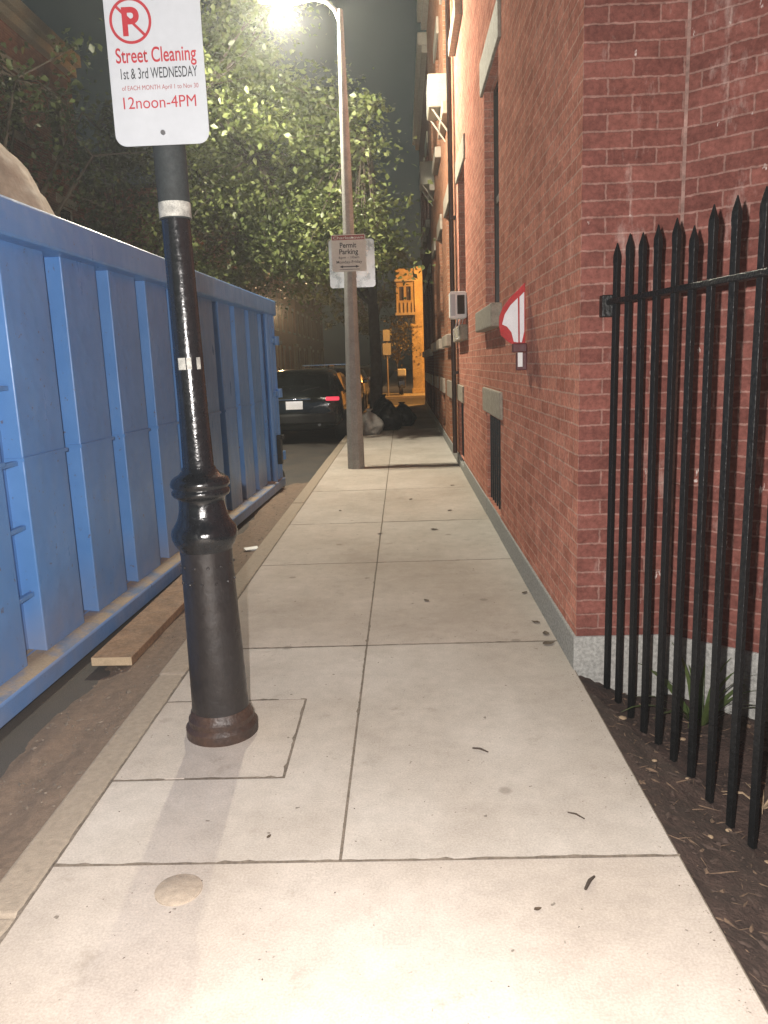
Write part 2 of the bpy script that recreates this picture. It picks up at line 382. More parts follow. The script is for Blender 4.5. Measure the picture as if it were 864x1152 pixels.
def thing(name, loc, label, cat, group=None, rz=0.0):
    o = bpy.data.objects.new(name, None); COL.objects.link(o); o.empty_display_size = 0.1
    o.location = loc; o.rotation_euler = (0, 0, rz)
    o['origin'] = (0.0, 0.0, 0.0) if rz else tuple(float(c) for c in loc)
    return tag(o, label, cat, group)

def copy_thing(root, loc, label=None, group=None, rz=None):
    r = root.copy(); COL.objects.link(r); r.location = loc
    if rz is not None: r.rotation_euler = (0, 0, rz)
    if label: r['label'] = label
    if group: r['group'] = group
    for ch in list(root.children):
        c = ch.copy(); COL.objects.link(c); c.parent = r
        for g in ch.children:
            d = g.copy(); COL.objects.link(d); d.parent = c
    return r

def struct(o): return tag(o, kind='structure')

def text_mesh(name, body, x0, z0, h, y, mat, parent, width=None, bold=0.0, cap=0.72):
    """lettering lying on a sign face that looks towards -Y; x0,z0 lower left corner of the capitals"""
    cu = bpy.data.curves.new('lettering_curve', 'FONT'); cu.body = body; cu.size = 1.0; cu.extrude = 0.0; cu.offset = bold
    t = bpy.data.objects.new('tmp', cu); COL.objects.link(t)
    dg = bpy.context.evaluated_depsgraph_get()
    me = bpy.data.meshes.new_from_object(t.evaluated_get(dg))
    bpy.data.objects.remove(t); bpy.data.curves.remove(cu)
    co = np.empty(len(me.vertices) * 3, 'f'); me.vertices.foreach_get('co', co); co = co.reshape(-1, 3)
    mn, mx = co.min(0), co.max(0)
    sz = h / cap; sx = sz if width is None else width / (mx[0] - mn[0])
    org = Vector(parent['origin']) if 'origin' in parent else Vector((0, 0, 0))
    out = np.empty_like(co)
    out[:, 0] = x0 + (co[:, 0] - mn[0]) * sx - org.x; out[:, 1] = y - org.y; out[:, 2] = z0 + co[:, 1] * sz - org.z
    me.vertices.foreach_set('co', out.ravel()); me.update()
    me.materials.clear(); me.materials.append(mat); me.name = name
    o = bpy.data.objects.new(name, me); COL.objects.link(o); o.parent = parent
    return o

def rrect(x0, x1, z0, z1, r, n=6):
    pts = []
    for cx, cz, a in ((x1 - r, z1 - r, 0), (x0 + r, z1 - r, 90), (x0 + r, z0 + r, 180), (x1 - r, z0 + r, 270)):
        for k in range(n + 1):
            t = R(a + 90 * k / n); pts.append((cx + r * math.cos(t), cz + r * math.sin(t)))
    return pts[::-1]

# ------------------------------------------------------------------ the setting
g = MB(); g.face([(-300, -60, -.30), (300, -60, -.30), (300, 600, -.30), (-300, 600, -.30)]); struct(g.build('ground', M['ground']))
g = MB(); g.face([(-7.5, -8, -.104), (-1.14, -8, -.104), (-1.14, 25.4, -.104), (-7.5, 25.4, -.104)])
g.face([(-60, 25.4, -.104), (60, 25.4, -.104), (60, 32.2, -.104), (-60, 32.2, -.104)])
g.face([(-7.5, 32.2, -.104), (-1.14, 32.2, -.104), (-1.14, 120, -.104), (-7.5, 120, -.104)])
struct(g.build('road', M['asphalt']))

XL, XC, XR = -1.02, -.212, .72
JY = [-4.2, -2.75, -1.2, .33, 1.905, 3.56, 5.15, 6.52, 8.27, 10.17, 12.2, 14.35, 16.0, 17.6, 19.2, 20.8, 22.4, 24.0, 25.3]
sw = MB(); gap = .0042
bxl, bx0, bx1, by0, by1 = XL, -1.02, -.437, 2.352, 2.962
for k in range(len(JY) - 1):
    a, b = JY[k] + gap, JY[k + 1] - gap
    for x0, x1 in (((XL + .004, XR - .004),) if k < 4 and k > 1 else ((XL + .004, XC - gap), (XC + gap, XR - .004))):
        zt = rng.uniform(-.0004, .0008)
        if k == 4 and x0 < -.5:      # slab with the square cut round the lamp post base
            sw.prism([(x0, a), (x1, a), (x1, b), (x0, b), (x0, by1 + gap), (bx1 + gap, by1 + gap), (bx1 + gap, by0 - gap), (x0, by0 - gap)], -.09, zt)
            sw.prism([(x0, by0 + gap), (bx1 - gap, by0 + gap), (bx1 - gap, by1 - gap), (x0, by1 - gap)], -.09, .001)
        else:
            sw.prism([(x0, a), (x1, a), (x1, b), (x0, b)], -.09, zt)
jr = random.Random(8)
def ribbon(p, q_, fill):
    p, q_ = Vector(p), Vector(q_); L_ = (q_ - p).length; d_ = (q_ - p) / L_; nn = Vector((-d_.y, d_.x)); n = max(4, int(L_ / .022)); prev = None; on_ = True; off = 0
    for k in range(n + 1):
        c_ = p + d_ * (L_ * k / n); off = off * .7 + jr.uniform(-.0016, .0016)
        if jr.random() < .10: on_ = jr.random() < fill
        w1, w2 = jr.uniform(.0018, .0055), jr.uniform(.0018, .0055)
        if jr.random() < .05: w1 += jr.uniform(.002, .008)
        a_, b_ = c_ + nn * (w1 + off), c_ - nn * (w2 - off)
        if prev and on_: sw.face([(prev[0].x, prev[0].y, .0024), (prev[1].x, prev[1].y, .0024), (b_.x, b_.y, .0024), (a_.x, a_.y, .0024)], mi=1)
        prev = (a_, b_)
for yj in JY[2:-2]: ribbon((XL, yj), (XR, yj), .85)
ribbon((XC, 1.905), (XC, 18.0), .8)
ribbon((-1.02, by0), (bx1, by0), .9); ribbon((-1.02, by1), (bx1, by1), .9); ribbon((bx1, by0), (bx1, by1), .95)
ribbon((XL, -2), (XL, 16), .85)
sw.face([(XL, -4.2, -.0012), (XR, -4.2, -.0012), (XR, 25.3, -.0012), (XL, 25.3, -.0012)], mi=1)
struct(sw.build('sidewalk', [M['concrete'], M['joint']], bevel=.0006, seg=1))
g = MB(); y = -4.2
while y < 25:
    l = rng.uniform(1.5, 2.3); g.bx(XL - .13 + rng.uniform(-.005, .005), XL - .006, y + .004, min(y + l, 25.3) - .004, -.28, -.002 + rng.uniform(-.005, .002)); y += l
struct(g.build('kerb', M['kerbstone'], bevel=.012, seg=3))
g = MB(); g.bx(-60, -7.5, -8, 25.4, -.28, 0.0); g.bx(-60, -7.5, 32.2, 120, -.28, 0.0); g.bx(-1.14, 60, 32.2, 120, -.28, 0.0)
struct(g.build('pavement', M['concrete'], bevel=.02))

# gutter dirt: an uneven drift of grit against the kerb
def grid(name, x0, x1, y0, y1, nx, ny, zf, mat, kind):
    v = []; f = []
    for j in range(ny + 1):
        for i in range(nx + 1):
            x = x0 + (x1 - x0) * i / nx; y = y0 + (y1 - y0) * j / ny; v.append((x, y, zf(x, y)))
    for j in range(ny):
        for i in range(nx):
            a = j * (nx + 1) + i; f.append((a, a + 1, a + nx + 2, a + nx + 1))
    me = bpy.data.meshes.new(name); me.from_pydata(v, [], f); me.materials.append(mat)
    me.polygons.foreach_set('use_smooth', [True] * len(f))
    o = bpy.data.objects.new(name, me); COL.objects.link(o); o['kind'] = kind
    return o
def gz(x, y):
    t = (x + 1.66) / .51
    h = .045 * math.exp(-((t - .98) / .40) ** 2) + .022 * math.exp(-((t - .45 - .1 * math.sin(y * 2.1)) / .16) ** 2)
    n = mnoise.fractal(Vector((x * 8, y * 4, .3)), 0.9, 2.0, 5) * .010
    return -.114 + h + n * (1.0 if 0.05 < t else .3) + (0.004 if t > .2 else -.01)
grid('gutter_dirt', -1.70, -1.142, -3.0, 9.4, 46, 620, gz, M['dirt'], 'stuff')
def sz(x, y):
    t = min(1, max(0, (x - .725) / .30))
    return -.022 - .105 * t + mnoise.fractal(Vector((x * 6, y * 6, 7.7)), 0.7, 2.0, 5) * .022 + mnoise.noise(Vector((x * 45, y * 45, 1))) * .005
grid('garden_soil', .724, 3.4, -4.2, 3.2, 130, 330, sz, M['soil'], 'structure')

# ------------------------------------------------------------------ buildings
def wall(mb, o, u, L, z0, z1, holes, nrm, depth, u0=0.0, rmi=None):
    """rectangular wall from o along unit u, holes (a,b,za,zb) with reveals going -nrm*depth"""
    us = sorted({0, L, *[h[0] for h in holes], *[h[1] for h in holes]}); zs = sorted({z0, z1, *[h[2] for h in holes], *[h[3] for h in holes]})
    P = lambda s, z, d=0: (o[0] + u[0] * s - nrm[0] * d, o[1] + u[1] * s - nrm[1] * d, z)
    for i in range(len(us) - 1):
        for k in range(len(zs) - 1):
            a, b, c, d = us[i], us[i + 1], zs[k], zs[k + 1]; m = ((a + b) / 2, (c + d) / 2)
            if any(h[0] < m[0] < h[1] and h[2] < m[1] < h[3] for h in holes): continue
            mb.face([P(a, c), P(b, c), P(b, d), P(a, d)], [(a + u0, c), (b + u0, c), (b + u0, d), (a + u0, d)])
    r = 0 if rmi is None else rmi
    for a, b, c, d in holes:
        for q, uv in (([P(a, c), P(a, d), P(a, d, depth), P(a, c, depth)], [(u0 + a, c), (u0 + a, d), (u0 + a + depth, d), (u0 + a + depth, c)]),
                      ([P(b, c), P(b, d), P(b, d, depth), P(b, c, depth)], [(u0 + b, c), (u0 + b, d), (u0 + b - depth, d), (u0 + b - depth, c)]),
                      ([P(a, d), P(b, d), P(b, d, depth), P(a, d, depth)], [(u0 + a, d), (u0 + b, d), (u0 + b, d + depth), (u0 + a, d + depth)]),
                      ([P(a, c), P(b, c), P(b, c, depth), P(a, c, depth)], [(u0 + a, c), (u0 + b, c), (u0 + b, c - depth), (u0 + a, c - depth)])):
            mb.face(q, uv, r)

def side_window(root, xw, y0, y1, z0, z1, sgn, depth, glass='glass', sill=True, lintel=True, lh=.22, frame='sash', stone='sandstone', sashes=True, proud=.028):
    """a sash window in a wall lying in the plane x = xw whose outside is towards sgn*x"""
    xi = xw - sgn * depth; w = .055
    f = MB()
    f.bx(xi, xi + sgn * .05, y0 + .002, y0 + w, z0, z1); f.bx(xi, xi + sgn * .05, y1 - w, y1 - .002, z0, z1)
    f.bx(xi, xi + sgn * .048, y0 + w, y1 - w, z1 - w, z1 - .002); f.bx(xi, xi + sgn * .048, y0 + w, y1 - w, z0 + .002, z0 + w)
    zm = (z0 + z1) / 2
    if sashes: f.bx(xi, xi + sgn * .046, y0 + w, y1 - w, zm - .03, zm + .03)
    fr = f.build('window', M[frame], root, bevel=.004)
    p = MB(); p.bx(xi - sgn * .02, xi + sgn * .012, y0 + .01, y1 - .01, z0 + .01, z1 - .01)
    po = p.build('pane', M[glass], root); po.parent = fr
    if sill:
        s = MB(); s.box(((xw - sgn * .02 + sgn * .03), (y0 + y1) / 2, z0 - .085), (.10 + proud, (y1 - y0) + .26, .165))
        so = s.build('sill', M[stone], root, bevel=.012, seg=3); so.parent = fr
    if lintel:
        s = MB(); s.box((xw - sgn * .05, (y0 + y1) / 2, z1 + lh / 2 + .001), (.10 + proud, (y1 - y0) + .30, lh))
        so = s.build('lintel', M[stone], root, bevel=.01, seg=3); so.parent = fr
    return fr

XW = XR + .004
# ---- the near brick building with its set-back slanted bay
b1 = thing('brick_building', (XW, 3.21, 0), 'red brick building beside the iron fence with a granite base and a barred basement opening', 'building')
Y0, Y1 = 3.21, 10.22
mainw = [(5.80, 6.72, 1.75, 3.46), (8.72, 9.66, 1.74, 3.42)]
base_open = [(5.78, 6.72, .16, .90), (9.30, 9.96, .08, .84)]
upw = [(5.80, 6.72, 4.95, 6.6), (8.80, 9.66, 4.98, 6.6)]
w = MB()
wall(w, (XW, Y0), (0, 1), Y1 - Y0, .15, 9.0, [(a - Y0, b - Y0, c, d) for a, b, c, d in mainw + base_open[:1] + upw] + [(base_open[1][0] - Y0, base_open[1][1] - Y0, .151, .84)], (-1, 0), .13, .096)
wall(w, (XW, Y1), (1, 0), 9.0, .0, 9.0, [], (0, 1), 0, 0)
w.face([(XW, Y0, 9), (XW, Y1, 9), (XW + 9, Y1, 9), (XW + 9, -9, 9), (2.35, -9, 9), (2.35, 2.16, 9), (1.118, 3.21, 9)])
w.build('wall', M['brick'], b1)
w = MB()
wall(w, (XW, Y0), (1, 0), 1.118 - XW, .152, 9.0, [], (0, -1), 0, .0985)
bl = math.hypot(2.35 - 1.118, 2.16 - 3.21); bd = ((2.35 - 1.118) / bl, (2.16 - 3.21) / bl)
wall(w, (1.118, 3.21), bd, bl, .152, 9.0, [], (-1, -1), 0, .52)
wall(w, (2.35, 2.16), (0, -1), 11.2, .152, 9.0, [], (-1, 0), 0, .1)
w.build('bay_wall', M['brick_shaded'], b1)
sm = MB(); sm.box((1.116, 3.206, 4.6), (.013, .010, 8.88), rz=-.35); sm.build('mortar_seam', M['mortar'], b1)
pl = MB()  # granite plinth, a little proud of the brick
pl.prism([(XW - .012, Y0 - .012), (1.113, Y0 - .012), (2.342, 2.148), (2.342, -9), (2.5, -9), (2.5, 2.3), (1.2, 3.40), (XW + .12, 3.40), (XW + .12, 5.78), (XW - .012, 5.78)], -.30, .152)
pl.bx(XW - .012, XW + .12, 6.72, 9.30, -.2, .152); pl.bx(XW - .012, XW + .12, 9.96, Y1, -.2, .152)
pl.bx(XW - .010, XW + .12, 5.781, 6.719, -.2, .157); pl.bx(XW - .010, XW + .12, 9.301, 9.959, -.2, .078)
pl.build('granite_base', M['granite'], b1, bevel=.008)
for a, b, c, d in mainw: side_window(b1, XW, a, b, c, d, -1, .125, lh=.26 if a < 7 else .24, proud=.04)
for a, b, c, d in upw: side_window(b1, XW, a, b, c, d, -1, .125, lh=.24, proud=.04)
for i, (a, b, c, d) in enumerate(base_open):
    f = MB()
    bars = 7 if i == 0 else 5
    for k in range(bars):
        y = a + .05 + (b - a - .1) * k / (bars - 1); f.bx(XW + .022, XW + .036, y - .007, y + .007, c + .005, d - .004)
    for k in range(8):
        z = c + .05 + (d - c - .1) * k / 7; f.bx(XW + .036, XW + .046, a + .01, b - .01, z - .007, z + .007)
    gr = f.build('basement_grille', M['fence'], b1)
    p = MB(); p.bx(XW + .10, XW + .125, a + .002, b - .002, c + .002, d - .002); po = p.build('pane', M['glass'], b1); po.parent = gr
    s = MB(); s.bx(XW - .022, XW + .09, a - .12, b + .16, d + .012, d + .215); so = s.build('lintel', M['sandstone'], b1, bevel=.01, seg=3); so.parent = gr
dp = MB(); dp.tube([(XW - .055, 10.12, .16), (XW - .055, 10.12, 8.9)],   .030, 12)
for z in (1.2, 3.1, 5.0, 6.9): dp.box((XW - .03, 10.12, z), (.075, .11, .035))
dp.build('downpipe', M['pipe'], b1, smooth=True)

# ---- two further houses of the same row
def row_house(y0, y1, mat, wins, label, stone, hgt):
    r = thing('brick_building', (XW, y0, 0), label, 'building')
    w = MB(); wall(w, (XW, y0), (0, 1), y1 - y0, 0, hgt, [(a - y0, b - y0, c, d) for a, b, c, d, *_ in wins], (-1, 0), .13, .03)
    wall(w, (XW, y1), (1, 0), 9, 0, hgt, [], (0, 1), 0); wall(w, (XW, y0 + .001), (1, 0), 9, 0, hgt, [], (0, -1), 0)
    w.face([(XW, y0, hgt), (XW, y1, hgt), (XW + 9, y1, hgt), (XW + 9, y0, hgt)])
    w.build('wall', mat, r)
    p = MB(); p.bx(XW - .014, XW + .1, y0 + .03, y1 - .03, -.2, .14); p.build('granite_base', M['granite'], r, bevel=.01)
    c = MB(); c.bx(XW - .20, XW + .1, y0 + .01, y1 - .01, hgt - .35, hgt - .1); c.bx(XW - .12, XW + .1, y0 + .01, y1 - .01, hgt - .5, hgt - .353); c.build('cornice', M['trim'], r, bevel=.02)
    for a, b, z0, z1, kind in wins:
        side_window(r, XW, a, b, z0, z1, -1, .12, stone=stone, glass='glass', proud=.07, lh=.24, sill=kind != 'base')
    return r
W2 = []
for a in (11.1, 13.3, 15.7): W2 += [(a, a + .95, 1.72, 3.45, 'm'), (a, a + .95, 4.72, 6.35, 'm'), (a, a + .9, .2, .82, 'base')]
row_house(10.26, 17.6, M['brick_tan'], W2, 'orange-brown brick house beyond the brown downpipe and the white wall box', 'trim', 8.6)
W3 = []
for a in (18.4, 20.6, 22.8): W3 += [(a, a + .95, 1.65, 3.3, 'm'), (a, a + .95, 4.5, 6.1, 'm'), (a, a + .9, .2, .8, 'base')]
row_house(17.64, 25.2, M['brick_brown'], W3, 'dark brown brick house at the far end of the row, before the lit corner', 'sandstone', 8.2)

# ---- fittings on the row
def ac_unit(y, z, label, wd=.62, h=.42, out=.26):
    r = thing('air_conditioner', (XW, y, z), label, 'air conditioner', 'air conditioners in the upper windows')
    b = MB(); b.bx(XW - out, XW + .10, y - wd / 2, y + wd / 2, z, z + h); b.build('housing', M['ac_case'], r, bevel=.02, seg=3)
    gmb = MB()
    for k in range(9): gmb.bx(XW - out - .006, XW - out + .004, y - wd / 2 + .04, y + wd / 2 - .04, z + .05 + k * .036, z + .066 + k * .036)
    gmb.build('grille', M['lamp_shell'], r)
    for e in (-wd / 2 + .05, wd / 2 - .05):
        s = MB(); s.tube([(XW - out + .05, y + e, z), (XW, y + e, z - .3)], .014, 6); s.build('bracket', M['trim'], r)
ac_unit(11.58, 4.73, 'white window air conditioner high up just past the brown downpipe')
ac_unit(16.18, 4.73, 'smaller looking white air conditioner farther along, over the last window of the orange-brown house')

bxr = thing('wall_box', (XW, 8.72, 1.80), 'white plastic wall box with a dark display panel and loose cables under it', 'utility box')
b = MB(); b.plate(rrect(XW - .185, XW - .002, 1.80, 2.085, .022), 8.62, 8.80); b.build('housing', M['plastic'], bxr, bevel=.008, seg=3)
b = MB(); b.plate(rrect(XW - .105, XW - .025, 1.845, 2.045, .006), 8.612, 8.622); b.build('display_panel', M['carglass'], bxr)
b = MB(); b.plate(rrect(XW - .175, XW - .125, 1.83, 2.055, .01), 8.614, 8.622); b.build('side_cover', M['signwhite'], bxr)
b = MB()
for k in range(3):
    x = XW - .10 + k * .032
    b.tube([(x, 8.70, 1.805), (x - .015, 8.69, 1.74), (x - .05 + .02 * k, 8.68, 1.66 + .02 * k), (x - .02, 8.70, 1.58 + .03 * k), (XW - .012, 8.70, 1.63 + .05 * k)], .0065, 8)
b.build('cable', M['plastic'], bxr, smooth=True)

fan = thing('bunting_flag', (XW, 4.62, 1.30), 'red and white fan shaped bunting standing out from the brick wall in a maroon holder', 'bunting')
def fan_pt(t, s):  # t 0..1 along the arc, s 0..1 out from the foot
    a = R(92 + 78 * t); rx, rz = .185, .345
    return (XW - .012 + rx * math.cos(a) * s - .0, 4.60 + .02 * math.sin(t * PI * 4) * s - .05 * t * s, 1.44 + rz * (math.sin(a) * s))
def fan_sheet(t0, t1, s0, s1, dy):
    b = MB(); n = 16; m = 4; vs = []
    for i in range(n + 1):
        for j in range(m + 1):
            p = fan_pt(t0 + (t1 - t0) * i / n, s0 + (s1 - s0) * j / m); vs.append((p[0], p[1] + dy, p[2]))
    k0 = len(b.v)
    b.v += vs + [(p[0], p[1] + .006, p[2]) for p in vs]; q = len(vs)
    for i in range(n):
        for j in range(m):
            a = i * (m + 1) + j; b.f.append((a, a + 1, a + m + 2, a + m + 1)); c = a + q; b.f.append((c, c + m + 1, c + m + 2, c + 1))
    rim = [i * (m + 1) for i in range(n + 1)] + [n * (m + 1) + j for j in range(1, m + 1)] + [i * (m + 1) + m for i in range(n - 1, -1, -1)] + [j for j in range(m - 1, 0, -1)]
    for e in range(len(rim)):
        x, y2 = rim[e], rim[(e + 1) % len(rim)]; b.f.append((x, y2, y2 + q, x + q))
    b.uv = [[(0, 0)] * 4 for _ in b.f]; b.mi = [0] * len(b.f)
    return b
fp = MB()
# cloth outline measured on the photo: a quarter fan whose straight edge stands against the wall
def cloth(poly, dy0, dy1, mat, name):
    b = MB(); b.plate([(XW + p[0], p[1]) for p in poly], 4.55 + dy0, 4.55 + dy1); return b.build(name, mat, fan, bevel=.002)
outer = [(-.010, 1.775), (-.050, 1.735), (-.100, 1.690), (-.138, 1.640), (-.158, 1.590), (-.160, 1.535), (-.150, 1.485), (-.118, 1.455), (-.085, 1.432), (-.010, 1.432)]
cloth(outer, 0, .012, M['flagred'], 'red_cloth')
cloth([(-.052, 1.690), (-.095, 1.650), (-.128, 1.600), (-.143, 1.545), (-.115, 1.532), (-.090, 1.500), (-.076, 1.445), (-.050, 1.440)], -.004, 0, M['flagwhite'], 'white_panel')
cloth([(-.016, 1.722), (-.043, 1.695), (-.042, 1.442), (-.030, 1.440), (-.016, 1.500)], -.004, 0, M['flagwhite'], 'white_panel')
b = MB(); b.bx(XW - .084, XW - .001, 4.535, 4.58, 1.385, 1.436); b.build('collar', M['maroon'], fan, bevel=.006)
b = MB(); b.bx(XW - .062, XW - .001, 4.54, 4.575, 1.283, 1.384); b.build('holder', M['maroon'], fan, bevel=.005)
b = MB(); b.bx(XW - .055, XW - .028, 4.534, 4.539, 1.303, 1.383); b.build('white_tag', M['plastic'], fan)

# ------------------------------------------------------------------ iron fence
fc = thing('iron_fence', (.92, 2.7, -.13), 'black iron picket fence with spear points in front of the garden bed', 'fence')
fa, fb = Vector((.838, 3.17)), Vector((1.42, -.30)); fdir = Vector((.152, -.904)).normalized()
frz = math.atan2(fdir.y, fdir.x)
def on(s): p = Vector((.838, 3.17)) + fdir * s; return p.x, p.y
s = .030; k = 0; sp = .1135
while s < 3.6:
    x, y = on(s); top = 1.792 + rng.uniform(-.012, .014)
    if k == 5: top = 1.744
    if k < 4: top -= .012 - k * .003
    lean = (rng.uniform(-.006, .006), rng.uniform(-.006, .006)); h = .0102
    b = MB(); cs, sn = math.cos(frz + .4), math.sin(frz + .4)
    def sq(hw, z):
        t = (z + .2) / 2.0
        return [(x + lean[0] * t + (cs * a - sn * c) * hw, y + lean[1] * t + (sn * a + cs * c) * hw, z) for a, c in ((-1, -1), (1, -1), (1, 1), (-1, 1))]
    b.rings([sq(h, -.25), sq(h, top - .085), sq(h * 1.12, top - .07), sq(h * 1.05, top - .045), sq(h * .15, top)])
    b.build('picket', M['fence'], fc, bevel=.0025)
    s += sp + rng.uniform(-.006, .006); k += 1
b = MB()
p0, p1 = on(-.02), on(3.62); mx, my = (p0[0] + p1[0]) / 2, (p0[1] + p1[1]) / 2
b.box((mx, my, 1.556), (3.64, .044, .020), rz=frz); b.build('rail', M['fence'], fc, bevel=.003)
b = MB(); b.box((mx, my, -.02), (3.64, .036, .016), rz=frz)
b = MB(); b.bx(.80, .872, 3.165, 3.215, 1.50, 1.585); b.build('wall_bracket', M['fence'], fc, bevel=.004)

# ------------------------------------------------------------------ street lamp column with the cleaning notice
PX, PY = -.722, 2.70
lp = thing('lamp_post', (PX, PY, 0), 'black cast iron lamp post with a flared ringed base on a square slab', 'lamp post')
b = MB(); b.lathe([(.128, -.02), (.134, .0), (.134, .035), (.126, .045), (.121, .050), (.121, .070), (.114, .078), (.111, .095), (.107, .102)], (PX, PY, 0), 48)
b.build('base_flange', M['iron_foot'], lp, smooth=True)
b = MB(); b.lathe([(.106, .100), (.104, .14), (.100, .35), (.095, .55), (.0925, .695), (.094, .713)], (PX, PY, 0), 64)
b.build('lower_shaft', M['iron_base'], lp, smooth=True)
for zz in (.60, .66):
    for k in range(12):
        a = 2 * PI * (k + .5 * (zz > .63)) / 12; rr_ = .0945 - (zz - .6) * .02
        bb = MB(); bb.lathe([(.0062, -.004), (.0055, .002), (.003, .0045)], (0, 0, 0), 8)
        cs, sn = math.cos(a), math.sin(a)
        bb.v = [(PX + cs * (rr_ + p[2]) - sn * p[0], PY + sn * (rr_ + p[2]) + cs * p[0], zz + p[1]) for p in bb.v]
        bb.build('stud', M['iron_base'], lp, smooth=True)
b = MB(); b.lathe([(.094, .69), (.098, .70), (.108, .715), (.1165, .735), (.118, .752), (.114, .770), (.103, .785), (.097, .795), (.090, .81), (.084, .835), (.081, .86), (.081, .875), (.086, .882), (.097, .888), (.1025, .897), (.1025, .907), (.097, .912), (.097, .918), (.104, .924), (.105, .936), (.100, .948), (.088, .958), (.072, .966), (.062, .978), (.058, .99)], (PX, PY, .022), 64)
b.build('collar', M['iron'], lp, smooth=True, angle=50)
b = MB(); b.lathe([(.056, .985), (.0515, 1.2), (.0475, 1.85)], (PX, PY, 0), 28, flute=1, fd=.0035); b.build('shaft', M['iron'], lp, smooth=True, angle=60)
b = MB(); b.lathe([(.0515, 1.846), (.052, 1.862), (.052, 1.90), (.0535, 2.1), (.050, 3.3)], (PX, PY, 0), 32); b.build('upper_shaft', M['sleeve'], lp, smooth=True)
b = MB(); b.lathe([(.0530, 1.850), (.0532, 1.898)], (PX, PY, 0), 32); b.build('tape_band', M['tape'], lp, smooth=True)
b = MB()
for a0, a1 in ((-118, -88), (-84, -66), (-46, -28)):
    for k in range(6):
        t0, t1 = R(a0 + (a1 - a0) * k / 6), R(a0 + (a1 - a0) * (k + 1) / 6); r = .0522
        b.face([(PX + r * math.cos(t0), PY + r * math.sin(t0), 1.352), (PX + r * math.cos(t1), PY + r * math.sin(t1), 1.352), (PX + r * math.cos(t1), PY + r * math.sin(t1), 1.392), (PX + r * math.cos(t0), PY + r * math.sin(t0), 1.392)])
b.build('tape_remnant', M['tape'], lp, smooth=True)
b = MB(); b.lathe([(.05, 3.30), (.10, 3.34), (.12, 3.40), (.16, 3.75), (.17, 3.78), (.06, 3.95), (.02, 4.08)], (PX, PY, 0), 8); b.build('lantern', M['iron'], lp)

lp.rotation_euler = (0, -.011, 0)
sg = thing('parking_sign', (-.742, 2.60, 2.29), 'white street cleaning sign with red and black lettering strapped to the black lamp post', 'sign')
b = MB(); b.plate(rrect(-.893, -.591, 2.060, 2.520, .035), 2.622, 2.626); b.build('sign_panel', M['signwhite'], sg, bevel=.0008)
YT = 2.6205
text_mesh('lettering', 'Street Cleaning', -.868, 2.304, .044, YT, M['red_ink'], sg, .254, .012)
text_mesh('lettering', '1st & 3rd WEDNESDAY', -.857, 2.257, .032, YT, M['black_ink'], sg, .243, .006)
text_mesh('lettering', 'of EACH MONTH April 1 to Nov 30', -.857, 2.224, .014, YT, M['dark_red_ink'], sg, .243, 0)
text_mesh('lettering', '12noon-4PM', -.857, 2.170, .036, YT, M['red_ink'], sg, .232, 0)
cxs, czs, rr = -.812, 2.423, .066
b = MB()
for k in range(48):
    a0, a1 = 2 * PI * k / 48, 2 * PI * (k + 1) / 48
    b.face([(cxs + q * math.cos(t), YT, czs + q * math.sin(t)) for q, t in ((rr, a0), (rr, a1), (rr - .0085, a1), (rr - .0085, a0))])
d = .7071; hw = .0042; L = rr - .006
b.face([(cxs - d * L - d * hw, YT - .0006, czs + d * L - d * hw), (cxs - d * L + d * hw, YT - .0006, czs + d * L + d * hw), (cxs + d * L + d * hw, YT - .0006, czs - d * L + d * hw), (cxs + d * L - d * hw, YT - .0006, czs - d * L - d * hw)])
b.build('no_parking_ring', M['red_ink'], sg)
text_mesh('lettering', 'P', cxs - .026, czs - .040, .080, YT - .0003, M['red_ink'], sg, .054, .03)
for z in (2.096, 2.485):
    b = MB(); b.rings([[(-.738 + .0075 * math.cos(2 * PI * k / 12), yy, z + .0075 * math.sin(2 * PI * k / 12)) for k in range(12)] for yy in (2.6215, 2.615)]); b.build('bolt', M['bolt'], sg)
b = MB(); b.bx(-.752, -.728, 2.626, 2.66, 2.08, 2.50); b.build('mounting_strap', M['bolt'], sg)

# ------------------------------------------------------------------ far post with lit street lamp and two signs
QX, QY = -.622, 10.1
st = thing('street_lamp', (QX, QY, 0), 'tall grey street lamp with a lit white head on a curved arm', 'street lamp')
b = MB()
def octo(c, hw, z): return [(c[0] + hw * math.cos(R(22.5 + 45 * k)), c[1] + hw * math.sin(R(22.5 + 45 * k)), z) for k in range(8)]
b.rings([octo((QX - .02, QY), .118, -.02), octo((QX - .02, QY), .114, .4), octo((QX - .006, QY), .092, 1.8), octo((QX + .004, QY), .080, 2.6), octo((QX + .01, QY), .060, 4.2), octo((QX + .012, QY), .036, 5.5)])
b.build('pole', M['post'], st, bevel=.01)
b = MB(); b.tube([(QX + .01, QY, 5.36), (QX - .05, QY, 5.50), (QX - .14, QY, 5.585), (QX - .28, QY, 5.63), (QX - .44, QY, 5.645)], [.026, .024, .022, .022, .022], 12); b.build('arm', M['lamp_shell'], st, smooth=True)
hx, hz = -1.26, 5.63
b = MB()
hr = []
for t in range(13):
    u = t / 12; x = hx + .30 - .60 * u; wv = .055 + .075 * math.sin(PI * min(1, u * 1.15)) ** .8; hh = .035 + .055 * math.sin(PI * (.15 + .75 * u))
    hr.append([(x, QY + wv * math.cos(2 * PI * k / 16), hz + (hh * math.sin(2 * PI * k / 16) if math.sin(2 * PI * k / 16) > 0 else .016 * math.sin(2 * PI * k / 16))) for k in range(16)])
b.rings(hr); hd = b.build('lamp_head', M['lamp_shell'], st, smooth=True, angle=60)
b = MB(); b.rings([[(hx - .03 + r * 1.35 * math.cos(2 * PI * k / 24), QY + r * math.sin(2 * PI * k / 24), z) for k in range(24)] for r, z in ((.095, hz - .012), (.098, hz - .03), (.085, hz - .06), (.05, hz - .08))])
